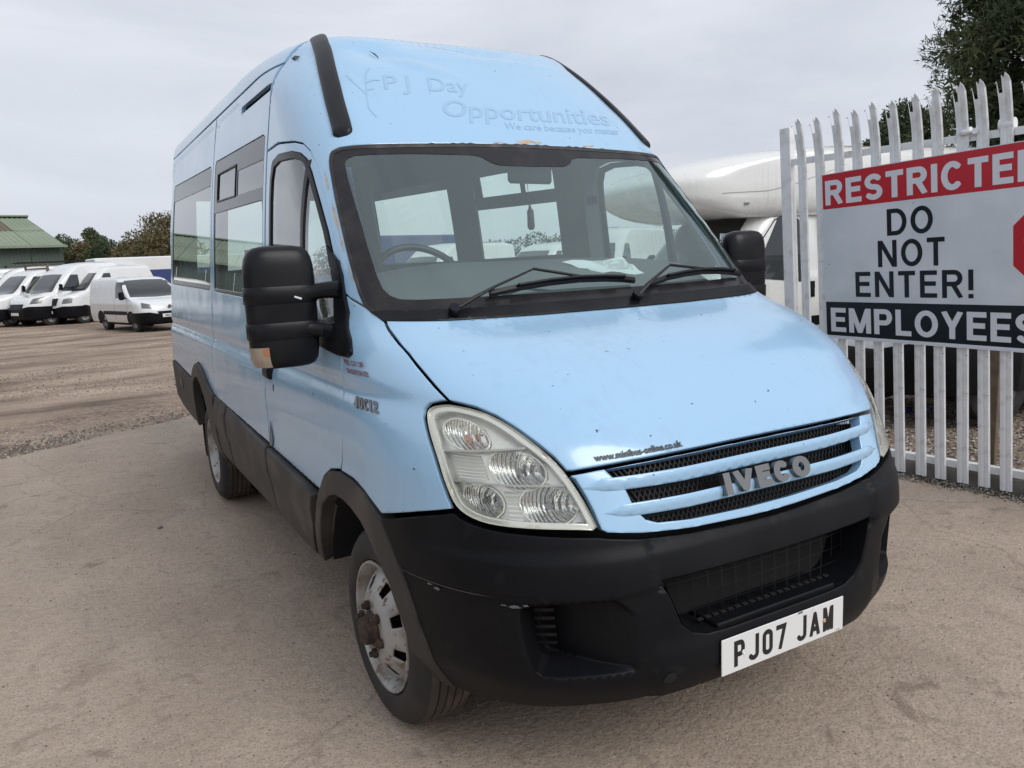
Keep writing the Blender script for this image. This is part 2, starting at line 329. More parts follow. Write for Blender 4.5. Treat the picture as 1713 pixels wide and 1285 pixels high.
class Skin:
    def __init__(s, K, L0=1.2, dz=.01, NU=81, extra=None, tilt=0):
        K = np.array(K, float); s.L0 = L0; s.NU = NU; s.dz = dz; s.z0 = K[0, 0]; s.z1 = K[-1, 0]; s.extra = extra; s.tilt = tilt
        ZT = np.arange(s.z0, s.z1+1e-6, dz); PR = [pchip(K[:, 0], K[:, c], ZT) for c in (1, 2, 3, 4)]
        k = 3 if dz < .008 else 1; w = np.hanning(2*k+3)[1:-1]; w /= w.sum()
        PR = [np.convolve(np.pad(a, k, mode='reflect', reflect_type='odd'), w, 'valid') for a in PR]
        s.T = np.zeros((len(ZT), NU, 2)); UN = np.linspace(0, 1, NU); t = np.linspace(0, 1, 900)**3*np.pi/2
        for j in range(len(ZT)):
            y0, Wd, yE, p = [a[j] for a in PR]; X = Wd*np.sin(t)**(2/p); Y = yE-(yE-y0)*np.cos(t)
            q = np.r_[0, np.cumsum(np.hypot(np.diff(X), np.diff(Y)))]; q /= q[-1]
            s.T[j, :, 0] = np.interp(UN, q, X); s.T[j, :, 1] = np.interp(UN, q, Y)
        s.ZT = ZT; s.yE = PR[2]
    def S(s, U, z):
        U = np.asarray(U, float); z = np.asarray(z, float); sg = np.where(U < 0, -1., 1.); A = np.abs(U)
        zi = np.clip((z-s.ZT[0])/s.dz, 0, len(s.ZT)-1.001); j = zi.astype(int); f = (zi-j)[..., None]
        ui = np.clip(A/s.L0, 0, 1)*(s.NU-1); i = np.minimum(ui.astype(int), s.NU-2); g = (ui-i)[..., None]; T = s.T
        P = (T[j, i]*(1-g)+T[j, i+1]*g)*(1-f)+(T[j+1, i]*(1-g)+T[j+1, i+1]*g)*f
        x = P[..., 0]; y = P[..., 1]+np.maximum(A-s.L0, 0)
        if s.extra is not None: x = x + s.extra(A, z)
        zz = z + (sst(2.2, 2.6, z)*(y-2.1)*s.tilt if s.tilt else 0)
        return np.stack([sg*x, y, zz], -1)
    def N(s, U, z, e=.006):
        n = np.cross(s.S(U+e, z)-s.S(U-e, z), s.S(U, z+e)-s.S(U, z-e)); return n/(np.linalg.norm(n, axis=-1, keepdims=True)+1e-12)
    def P(s, U, z, off=0.0): return s.S(U, z) + s.N(U, z)*(np.asarray(off)[..., None] if np.ndim(off) else off)
    def Uy(s, y, z, side=-1):
        """surface parameter of the side point at length y and height z"""
        y = np.atleast_1d(np.asarray(y, float)); z = np.atleast_1d(np.asarray(z, float)); o = np.zeros(len(y))
        for k in range(len(y)):
            zi = min(max((z[k]-s.ZT[0])/s.dz, 0), len(s.ZT)-1.001); j = int(zi); f = zi-j; r = s.T[j, :, 1]*(1-f)+s.T[j+1, :, 1]*f
            o[k] = np.interp(y[k], r, np.linspace(0, s.L0, s.NU)) if y[k] < r[-1] else s.L0+y[k]-r[-1]
        return side*o
    def yz(s, pts, side=-1, h=.04, closed=True):
        q = np.array(densify(pts, h, closed)); return list(zip(s.Uy(q[:, 0], q[:, 1], side), q[:, 1]))
    def panel(s, name, outer, mats, parent=None, holes=(), off=0.0, th=.012, gap=.0025, hu=.03, hz=.02, disp=None, h=.02, edge=.0015, kind=None, rows=None, crease=()):
        outer = inset(densify(outer, h), gap) if gap else np.array(densify(outer, h)); holes = [inset(densify(q, h), -gap) if gap else np.array(densify(q, h)) for q in holes]
        lo = outer.min(0); hi = outer.max(0)
        us = np.arange(lo[0]+hu*.5, hi[0], hu); zs = rows if rows is not None else np.arange(lo[1]+hz*.5, hi[1], hz)
        zs = zs[(zs > lo[1]) & (zs < hi[1])]
        G = np.stack(np.meshgrid(us, zs), -1).reshape(-1, 2) if len(us) and len(zs) else np.zeros((0, 2))
        if len(G):
            G[:, 0] += ((np.arange(len(G))//max(1, len(us))) % 2)*hu*.5
            k = inpoly(G, outer)
            for q in holes: k &= ~inpoly(G, q)
            G = G[k]
            m = min(hu, hz)*.4; k = segdist(G, outer) > m
            for q in holes: k &= segdist(G, q) > m
            G = G[k]
        if edge:
            RG = np.concatenate([inset(outer, .0045)] + [inset(q, -.0045) for q in holes]); k = inpoly(RG, outer)
            for q in holes: k &= ~inpoly(RG, q)
            RG = RG[k]; k = segdist(RG, outer) > .0035
            for q in holes: k &= segdist(RG, q) > .0035
            G = np.concatenate([G, RG[k]])
        for c_ in crease:
            c_ = densify(c_, .005); cg = np.concatenate([inset(c_, .0016), inset(c_, -.0016)]); 
            if len(G): G = G[segdist(G, c_) > .005]
            G = np.concatenate([G, cg])
        P2, T = cdt(outer, holes, G)
        U, z = P2[:, 0], P2[:, 1]; dd = off + (disp(U, z) if disp else 0)*1.0
        be = bedges(T); bset = np.zeros(len(P2), bool)
        for a, b in be: bset[a] = bset[b] = True
        if edge: dd = dd - edge*bset
        V = s.P(U, z, dd*np.ones(len(U)))
        if disp is not None:
            e = .004; f = lambda U, z: s.P(U, z, off + disp(U, z)*np.ones(len(U)))
            Nn = np.cross(f(U+e, z)-f(U-e, z), f(U, z+e)-f(U, z-e)); Nn /= np.linalg.norm(Nn, axis=1)[:, None]+1e-12
        else: Nn = s.N(U, z)
        if edge:
            o2 = np.zeros((len(P2), 2))
            for a, b in be:
                d = P2[b]-P2[a]; n2 = np.array([d[1], -d[0]]); n2 /= np.linalg.norm(n2)+1e-9; o2[a] += n2; o2[b] += n2
            tU = s.S(U+.004, z)-s.S(U-.004, z); tU /= np.linalg.norm(tU, axis=1)[:, None]+1e-9; tz = np.cross(Nn, tU)
            Nn = Nn + .35*(tU*o2[:, :1]+tz*o2[:, 1:]); Nn /= np.linalg.norm(Nn, axis=1)[:, None]
        F = [tuple(t) for t in T]; fm = [0]*len(F); NV = [Nn]
        if th:
            nrm = s.N(U, z); Bk = V - nrm*th; n = len(V); bi = sorted({i for e2 in be for i in e2}); ix = {v: i for i, v in enumerate(bi)}
            V = np.concatenate([V, Bk, V[bi], Bk[bi]]); F += [(t[0]+n, t[2]+n, t[1]+n) for t in T]; fm += [1 if not isinstance(mats, str) and len(mats) > 1 else 0]*len(T)
            o3 = {}
            for a, b in be:
                d = V[b]-V[a]; q = np.cross(d, nrm[a]); q /= np.linalg.norm(q)+1e-9; o3[a] = o3.get(a, 0)+q; o3[b] = o3.get(b, 0)+q
                F.append((2*n+ix[b], 2*n+ix[a], 2*n+len(bi)+ix[a], 2*n+len(bi)+ix[b])); fm.append(0)
            R3 = np.array([o3[i] for i in bi]); R3 /= np.linalg.norm(R3, axis=1)[:, None]+1e-9; NV += [-Nn, R3, R3]
        return mk(name, V, F, mats, parent, True, fm, np.concatenate(NV), kind)
mir = lambda p: [(-a, b) for a, b in p][::-1]
def full(near): return list(near) + mir(near)      # near half outline (negative U) closed by its mirror image

# ---------------------------------------------------------------- lettering
def arc(cx, cy, rx, ry, a0, a1, n=14): return [(cx+rx*math.cos(math.radians(a0+(a1-a0)*i/n)), cy+ry*math.sin(math.radians(a0+(a1-a0)*i/n))) for i in range(n+1)]
def glyph(ch, w, t):
    h = t/2; L, R, B, T = h, w-h, h, 1-h; m = w/2; r = min(R-L, T-B)/2
    Oo = arc(m, .5, m-h, .5-h, 0, 360, 36)
    if ch == 'O': return [Oo]
    if ch == '0': return [[(L, B+r*.8)] + [(L, T-r*.8)] + arc(m, T-r*.8, m-h, r*.8, 180, 0, 12) + [(R, B+r*.8)] + arc(m, B+r*.8, m-h, r*.8, 0, -180, 12)]
    if ch == 'I': return [[(m, 0), (m, 1)]]
    if ch == 'E': return [[(L, 0), (L, 1)], [(L, T), (w, T)], [(L, .52), (w*.93, .52)], [(L, B), (w, B)]]
    if ch == 'F': return [[(L, 0), (L, 1)], [(L, T), (w, T)], [(L, .52), (w*.93, .52)]]
    if ch == 'T': return [[(m, 0), (m, T)], [(0, T), (w, T)]]
    if ch == 'L': return [[(L, 0), (L, 1)], [(L, B), (w, B)]]
    if ch == 'N': return [[(L, 0), (L, 1)], [(R, 0), (R, 1)], [(L+h*.3, 1-h*.4), (R-h*.3, h*.4)]]
    if ch == 'M': return [[(L, 0), (L, 1)], [(R, 0), (R, 1)], [(L+h*.3, 1-h*.5), (m, h*.5), (R-h*.3, 1-h*.5)]]
    if ch == 'V': return [[(h*.8, 1), (m, h*.8), (w-h*.8, 1)]]
    if ch == 'Y': return [[(h*.8, 1), (m, .42), (w-h*.8, 1)], [(m, .45), (m, 0)]]
    if ch == 'A': return [[(h*.8, 0), (m, 1-h*.8), (w-h*.8, 0)], [(w*.24, .28), (w*.76, .28)]]
    if ch == '7': return [[(0, T), (R, T), (w*.38, 0)]]
    if ch == 'J': return [[(R, 1), (R, B+r*.85)] + arc(m, B+r*.85, m-h, r*.85, 0, -165, 14)]
    if ch == '!': return [[(m, .28), (m, 1)], [(m, 0), (m, .15)]]
    if ch == '1': return [[(m, 0), (m, 1)], [(m, T), (L*.6, .76)]]
    if ch == '2': return [arc(m, .68, m-h, .32-h, 165, -25, 14) + [(L, B+.02)], [(L*.5, B), (w, B)]]
    if ch == '4': return [[(w*.72, 0), (w*.72, 1)], [(w*.72, T), (L, .3), (w, .3)]]
    if ch == 'C': return [arc(m, .5, m-h, .5-h, 42, 318, 28)]
    if ch == 'D': return [[(L, 0), (L, 1)], [(L, T), (w*.45, T)] + arc(w*.45, .5, w*.55-h, .5-h, 90, -90, 18) + [(L, B)]]
    if ch == 'P': return [[(L, 0), (L, 1)], [(L, T), (w*.6, T)] + arc(w*.6, (T+.46)/2, w*.4-h, (T-.46)/2, 90, -90, 14) + [(L, .46)]]
    if ch == 'R': return [[(L, 0), (L, 1)], [(L, T), (w*.58, T)] + arc(w*.58, (T+.5)/2, w*.4-h, (T-.5)/2, 90, -90, 14) + [(L, .5)], [(w*.52, .5), (w-h*.9, 0)]]
    if ch == 'S': return [arc(m, .75-h/2, m-h*1.05, (.5-h)/2, 25, 270, 18)[:-1] + arc(m, .25+h/2, m-h, (.5-h)/2, 90, -155, 18)]
    return []
def strip(pl, t):
    """convex pieces whose union is the stroke: one box per segment, a disc in each soft bend, a mitre in each sharp corner"""
    p = np.array(pl, float); closed = np.hypot(*(p[0]-p[-1])) < 1e-6 and len(p) > 3; h = t/2
    if closed: p = p[:-1]
    n = len(p); q = []
    for i in range(n if closed else n-1):
        a, b = p[i], p[(i+1) % n]; d = (b-a)/(np.linalg.norm(b-a)+1e-9); m = np.array([-d[1], d[0]])*h; q.append(np.array([a+m, a-m, b-m, b+m]))
    for i in range(n):
        if not closed and i in (0, n-1): continue
        d1 = p[i]-p[i-1]; d2 = p[(i+1) % n]-p[i]; d1 = d1/(np.linalg.norm(d1)+1e-9); d2 = d2/(np.linalg.norm(d2)+1e-9); c = float(np.clip(d1@d2, -1, 1))
        if c > .75: q.append(np.array([p[i]+h*np.array([math.cos(k*math.pi/6+.1), math.sin(k*math.pi/6+.1)]) for k in range(12)]))
        else:
            sg_ = -1 if d1[0]*d2[1]-d1[1]*d2[0] > 0 else 1; n1 = np.array([-d1[1], d1[0]])*h*sg_; n2 = np.array([-d2[1], d2[0]])*h*sg_; m = n1+n2; L = max((m@m)/(h*h), .35)
            q.append(np.array([p[i], p[i]+n1, p[i]+m*2/L, p[i]+n2]))
    for a in q: a[:, 1] = np.clip(a[:, 1], 0, 1) if (p[:, 1].min() >= 0 and p[:, 1].max() <= 1.001) else a[:, 1]
    return [a + np.array([1e-4*(i % 7), 7e-5*(i % 5)]) for i, a in enumerate(q)]
def union_tris(quads):
    V = []; E = []
    for q in quads:
        n = len(V); V += [tuple(v) for v in q]; E += [(n+i, n+(i+1) % len(q)) for i in range(len(q))]
    r = delaunay_2d_cdt([Vector(v) for v in V], E, [], 0, 1e-5); P = np.array([v[:] for v in r[0]]); T = np.array(r[2]).reshape(-1, 3); C = P[T].mean(1); k = np.zeros(len(T), bool)
    for q in quads: k |= inpoly(C, q)
    T = T[k]; A = P[T]; ar = (A[:, 1, 0]-A[:, 0, 0])*(A[:, 2, 1]-A[:, 0, 1])-(A[:, 2, 0]-A[:, 0, 0])*(A[:, 1, 1]-A[:, 0, 1]); T[ar < 0] = T[ar < 0][:, ::-1]; T = T[np.abs(ar) > 1e-9]
    return P, T
def stroke_word(word, width, height, t, gap=.12, wd=None, extents=None):
    """word drawn in strokes, scaled to width x height; returns 2D points and triangles"""
    wd = wd or {}; x = 0; P = []; T = []
    for ch in word:
        w = wd.get(ch, {'I': t, '!': t*1.05, 'M': .84, 'N': .72, 'O': .78, 'C': .72, 'D': .72, 'E': .60, 'T': .62, 'R': .70, 'S': .66, 'Y': .68, 'A': .74, 'V': .72, 'P': .66, 'L': .55, ' ': .30, '1': .36}.get(ch, .6))
        if ch != ' ':
            p, tr = union_tris([q for s_ in glyph(ch, w, t) for q in strip(s_, t)]); T.append(tr + sum(len(a) for a in P)); P.append(p + np.array([x, 0]))
        x += w + (gap if ch != ' ' else 0)
    P = np.concatenate(P); T = np.concatenate(T); x -= gap
    return P*np.array([width/x, height]), T
def font_word(body, size=1.0, offset=0.0, shear=0.0):
    c = bpy.data.curves.new('t', 'FONT'); c.body = body; c.size = size; c.offset = offset; c.shear = shear; c.resolution_u = 3
    o = bpy.data.objects.new('t', c); me = o.to_mesh(); P = np.array([v.co[:2] for v in me.vertices]); T = []
    for p in me.polygons:
        v = list(p.vertices); T += [(v[0], v[i], v[i+1]) for i in range(1, len(v)-1)]
    o.to_mesh_clear(); bpy.data.objects.remove(o); bpy.data.curves.remove(c); return P, np.array(T)
def raise_mesh(fn, P, T, th):
    """fn(points, height) -> 3D; makes a shallow relief with side walls"""
    A = fn(P, th); B = fn(P, 0.0); n = len(P); F = [tuple(t) for t in T]
    for a, b in bedges(T): F.append((b, a, a+n, b+n))
    return np.concatenate([A, B]), F

# ================================================================ the minibus
K = [

(.15, .20, .80, .74, 2.6),
(.25, .10, .88, .76, 3.0),
(.33, .035,.93,.77, 3.2),
(.42, .0,  .97, .78, 3.4),
(.58, .0,  .993,.79, 3.6),
(.70, .01, .998,.79, 3.85),
(.80, .035,1.0, .79, 4.0),
(.90, .07, .998,.81, 4.0),
(1.0, .113,.993,.86, 4.1),
(1.06,.165,.989,.90, 4.5),
(1.12,.25, .985,.95,5.2),
(1.20,.36, .979,1.03,6.5),
(1.30,.56, .970,1.16,7.5),
(1.385,.79,.962,1.34,8.2),
(1.50,.90, .952,1.45,8.5),
(1.70,1.085,.934,1.62,9),
(1.90,1.275,.913,1.78,9.2),
(2.055,1.42,.894,1.90,9),
(2.20,1.555,.873,2.03,7.8),
(2.33,1.68,.852,2.15,6.0),
(2.50,1.86,.818,2.55,5.6),
(2.58,1.965,.795,2.95,7.0),
(2.62,2.08,.768,3.2,7.5),
(2.65,2.35,.70,3.4,6),
(2.665,2.8,.52,3.8,4),
(2.67,3.3,.30,4.2,3)]
def groove(A, z):
    return (-.010*np.exp(-((z-1.17)/.030)**2)+.006*sst(1.16, 1.08, z)*sst(.9, 1.0, z))*sst(.55, 1.0, A)
B = Skin(K, 1.2, .005, 121, groove, .013)
bus = empty('minibus', (0, 0, 0), label='light blue high roof minibus with black bumper, filling the foreground beside the fence', cat='minibus')
wall_ = lambda name, outl, o0, o1, m, par, closed=True, h=.02: _wall(name, outl, o0, o1, m, par, closed, h)
def _wall(name, outl, o0, o1, m, par, closed, h):
    p = np.array(densify(outl, h, closed)); n = len(p); V = np.concatenate([B.P(p[:, 0], p[:, 1], o0), B.P(p[:, 0], p[:, 1], (o0+o1)/2), B.P(p[:, 0], p[:, 1], o1)]); F = []
    for i in range(n if closed else n-1):
        j = (i+1) % n
        for k in (0, 1): F.append((k*n+i, k*n+j, k*n+n+j, k*n+n+i))
    return mk(name, V, F, m, par)
YZ = lambda pts, s=-1, closed=True: B.yz(pts, s, .05, closed)
bothsides = lambda p: [(-1, p), (1, mir(p))]
grow = lambda P, g: [tuple(q) for q in inset(P, -g)]

# --- outlines, near half in surface coordinates
ws_outer = [(0, 2.056), (-.257, 2.052), (-.467, 2.044), (-.613, 2.038), (-.725, 2.034), (-.778, 2.030), (-.812, 2.018), (-.829, 1.993), (-.839, 1.929), (-.846, 1.833), (-.851, 1.708), (-.857, 1.589), (-.858, 1.486), (-.850, 1.442), (-.829, 1.418), (-.793, 1.406), (-.685, 1.401), (-.580, 1.396), (-.404, 1.390), (-.185, 1.388), (0, 1.388)]
ws_glass = [(0, 1.958), (-.150, 1.960), (-.185, 1.972), (-.215, 1.996), (-.250, 2.004), (-.480, 2.004), (-.667, 1.999), (-.724, 1.997), (-.757, 1.988), (-.773, 1.966), (-.775, 1.911), (-.772, 1.805), (-.769, 1.715), (-.770, 1.613), (-.770, 1.546), (-.764, 1.497), (-.747, 1.473), (-.719, 1.460), (-.675, 1.456), (-.585, 1.454), (-.487, 1.453), (-.260, 1.450), (0, 1.449)]
bon_side = [(-.788, 1.393), (-.793, 1.366), (-.791, 1.328), (-.773, 1.270), (-.750, 1.220), (-.732, 1.180)]
hl_top = [(-.705, 1.174), (-.672, 1.164), (-.634, 1.141), (-.600, 1.107), (-.568, 1.068), (-.547, 1.037), (-.530, 1.001)]
lens = [(-.816, 1.140), (-.808, 1.153), (-.789, 1.163), (-.758, 1.169), (-.731, 1.170), (-.675, 1.158), (-.636, 1.136), (-.602, 1.102), (-.571, 1.062), (-.550, 1.030), (-.532, .990), (-.513, .930), (-.500, .884), (-.490, .845), (-.545, .853), (-.636, .859), (-.699, .863), (-.745, .869), (-.782, .881), (-.808, .899), (-.820, .922), (-.826, .960), (-.828, 1.014), (-.827, 1.072), (-.822, 1.115)]
wing = [(-.935, 1.491), (-.901, 1.464), (-.845, 1.436), (-.808, 1.408), (-.796, 1.390), (-.799, 1.366), (-.797, 1.328), (-.779, 1.270), (-.756, 1.220), (-.738, 1.182), (-.762, 1.178), (-.795, 1.170), (-.820, 1.155), (-.832, 1.132), (-.839, 1.072), (-.840, 1.014), (-.838, .960), (-.834, .922), (-.826, .894), (-.939, .866), (-1.114, .816), (-1.16, .836), (-1.223, .858), (-1.327, .874), (-1.469, .872), (-1.340, 1.022), (-1.262, 1.142), (-1.130, 1.278), (-1.02, 1.40)]

# --- body panels
bonnet = B.panel('bonnet', full(bon_side + hl_top + [(-.516, .999), (-.459, 1.003), (-.368, 1.007), (-.236, 1.009), (-.075, 1.010)])[0:0] or (bon_side + hl_top + [(-.516, .999), (-.459, 1.003), (-.368, 1.007), (-.236, 1.009), (-.075, 1.010)] + mir(bon_side + hl_top + [(-.516, .999), (-.459, 1.003), (-.368, 1.007), (-.236, 1.009), (-.075, 1.010)]) + [(0.6, 1.385), (.3, 1.379), (0, 1.378), (-.3, 1.379), (-.6, 1.385)]), ['blue', 'dark'], bus, hu=.035, hz=.014, off=.004, th=.016,
    disp=lambda U, z: .009*sst(.70, .40, np.abs(U))*sst(1.0, 1.22, z)*sst(1.41, 1.20, z))
for s, p in bothsides(wing): B.panel('front_wing', p, ['blue', 'dark'], bus, hu=.03, hz=.016, rows=np.r_[np.arange(.82, 1.10, .02), np.arange(1.10, 1.24, .008), np.arange(1.24, 1.5, .02)])
gp = [(-.528, .990), (-.516, .979), (-.504, .936), (-.493, .893), (-.484, .845), (-.470, .835), (-.389, .821), (-.259, .808), (-.079, .799), (0, .798)]
gtop = [(0, 1.004), (-.236, 1.003), (-.368, 1.001), (-.459, .997)]
opening = [(0, .9985), (-.261, .9975), (-.438, .9935), (-.424, .968), (-.404, .939), (-.397, .906), (-.385, .876), (-.372, .856), (-.344, .843), (-.254, .833), (-.071, .826), (0, .826)]
openf = opening[1:-1] + [(0, .826)] + mir(opening[1:-1]) + [(0, .9985)]
gout = gp[:-1] + [(0, .798)] + mir(gp[:-1]) + mir(gtop[1:])[:] + gtop
grille = B.panel('grille_panel', gout, ['blue', 'dark'], bus, holes=[openf], hu=.03, hz=.013, th=.035, gap=.0022, edge=.004)
def slat(zt, zb, xe, tip, name='grille_slat'):
    pl = [(-xe-.045, tip), (-xe, zt+.004), (-.25, zt), (0, zt), (.25, zt), (xe, zt+.004), (xe+.045, tip), (xe, zb+.006), (.25, zb), (0, zb), (-.25, zb), (-xe, zb+.006)]
    return B.panel(name, pl, 'blue', grille, hu=.04, hz=.006, off=.011, th=.030, gap=0, edge=.002, disp=lambda U, z: -.010*np.clip(((zt+zb)/2-z)/((zt-zb)/2)+.2, 0, 2) - .008*sst(xe-.02, xe+.045, np.abs(U)))
slat(.968, .934, .460, .953); slat(.898, .864, .425, .884)
V = []; F = []
def ribbon(p0, p1, off, w, n=10):
    t = np.linspace(0, 1, n); U = p0[0]+(p1[0]-p0[0])*t; z = p0[1]+(p1[1]-p0[1])*t; d = np.array([p1[0]-p0[0], p1[1]-p0[1]]); q = np.array([-d[1], d[0]]); q = q/np.linalg.norm(q)*w/2
    A = B.P(U+q[0], z+q[1], off); C = B.P(U-q[0], z-q[1], off); k = len(V); V.extend(list(A)+list(C)); F.extend([(k+i, k+i+1, k+n+i+1, k+n+i) for i in range(n-1)])
for i in range(-34, 35):
    for s in (-1, 1):
        u = i*.0145; a = (u, .825); b = (u+s*.09, 1.0)
        if abs(a[0]) < .40 or abs(b[0]) < .44:
            ua = max(-.37, min(.37, a[0])); ub = max(-.44, min(.44, b[0])); za = .825+.175*(ua-a[0])/(s*.09); zb = .825+.175*(ub-a[0])/(s*.09)
            if .82 < za < 1.0 and .82 < zb < 1.01: ribbon((ua, za), (ub, zb), -.040 if s > 0 else -.042, .0030, 4)
mk('grille_mesh', V, F, 'gloss', grille, kind='stuff')

cabf = [(-.935, 1.4935), (-.914, 1.548), (-.905, 1.62), (-.902, 1.723), (-.899, 1.814), (-.902, 1.959), (-.929, 2.036), (-.966, 2.074), (-1.029, 2.092), (-1.235, 2.119)]
cab = cabf + YZ([(2.195, 2.114), (2.195, 2.60)], closed=False) + [(-.42, 2.632), (0, 2.634)]
cabpoly = [(0, 2.060)] + ws_outer[1:16] + [(-.812, 1.414), (-.850, 1.442), (-.905, 1.470)] + cab
cabpoly = [q for q in cabpoly]
cabfull = cabpoly[1:-1] + [(0, 2.634)] + mir(cabpoly[1:-1])
cabp = B.panel('cab_roof_panel', cabfull, ['blue', 'liner'], bus, hu=.03, hz=.012, th=.02,
    disp=lambda U, z: -.020*np.exp(-(((U+.42)/.09)**2+((z-2.50)/.045)**2)) + .012*np.exp(-(((U+.30)/.14)**2+((z-2.44+.25*(U+.3))/.018)**2)) - .012*np.exp(-(((U+.05)/.3)**2+((z-2.565+.02*np.sin(U*14))/.018)**2)) + .006*np.exp(-(((U-.1)/.4)**2+((z-2.50)/.016)**2)))
zr = list(np.arange(2.20, 5.9, .3))
rl = [(-.42, 2.638), (0, 2.640)]
for s in (-1, 1):
    pl = YZ([(2.202, 2.604), (2.202, 2.507), (5.90, 2.507), (5.90, 2.664)], -1, False) + [(0, 2.664), (0, 2.640)] + rl[::-1][1:]
    B.panel('roof_skin', pl if s < 0 else mir(pl), ['blue', 'liner'], bus, hu=.12, hz=.012, gap=.002, edge=.001)
mk('roof_skin', [(x*s_, y, 2.665+.045*(y > 3)) for y in (2.6, 3.2, 5.9) for x, s_ in ((.42, -1), (.42, 1))], [(0, 1, 3, 2), (2, 3, 5, 4)], 'blue', bus)

dwin = YZ([(2.115, 1.385), (2.120, 1.90), (2.112, 1.99)], closed=False) + [(-1.385, 2.050), (-1.268, 2.066), (-1.072, 2.052), (-.998, 2.034), (-.959, 2.003), (-.943, 1.947), (-.930, 1.817), (-.924, 1.709), (-.932, 1.592), (-.945, 1.497), (-1.01, 1.38), (-1.12, 1.362)]
dgl = [tuple(q) for q in inset(densify(dwin, .03), .032)]
dr = YZ([(2.195, 2.108), (2.195, .757)], closed=False) + YZ([(2.10, .752)], closed=False) + [(-1.785, .733), (-1.70, .806), (-1.596, .852), (-1.469, .876), (-1.328, 1.022), (-1.256, 1.142), (-1.124, 1.278), (-1.012, 1.40), (-.934, 1.4945), (-.910, 1.548), (-.899, 1.62), (-.896, 1.723), (-.893, 1.814), (-.896, 1.959), (-.924, 2.032), (-.962, 2.069), (-1.026, 2.087), (-1.233, 2.113)]
rowsd = np.r_[np.arange(.75, 1.09, .03), np.arange(1.09, 1.25, .008), np.arange(1.25, 2.15, .03)]
for s in (-1, 1):
    f = (lambda p: p) if s < 0 else mir
    door = B.panel('cab_door', f(dr), ['blue', 'liner'], bus, holes=[f(dwin)], hu=.05, rows=rowsd, th=.03)
    B.panel('window_seal', f(dwin), 'gloss', door, holes=[f(dgl)], off=.003, th=.012, gap=.001)
    B.panel('window_glass', f(dgl), 'sideg', door, off=-.004, th=0, gap=-.002, edge=0)
    dv = YZ([(1.558, 1.37), (1.612, 2.0), (1.572, 2.0), (1.500, 1.37)])
    B.panel('window_divider', f(dv), 'gloss', door, off=.002, th=.02)
    # handle and lock
    for a in ('handle',):
        hp = YZ([(2.045, 1.085), (2.150, 1.085), (2.150, 1.165), (2.045, 1.165)])
        B.panel('door_handle', f(hp), 'gloss', door, off=.028, th=.034, edge=.006, disp=lambda U, z: -.012*((z-1.125)/.04)**2)
    lk = YZ([(2.02, 1.035), (2.035, 1.035), (2.035, 1.068), (2.02, 1.068)]); B.panel('door_lock', f(lk), 'gloss', door, off=.002, th=.004, gap=0)

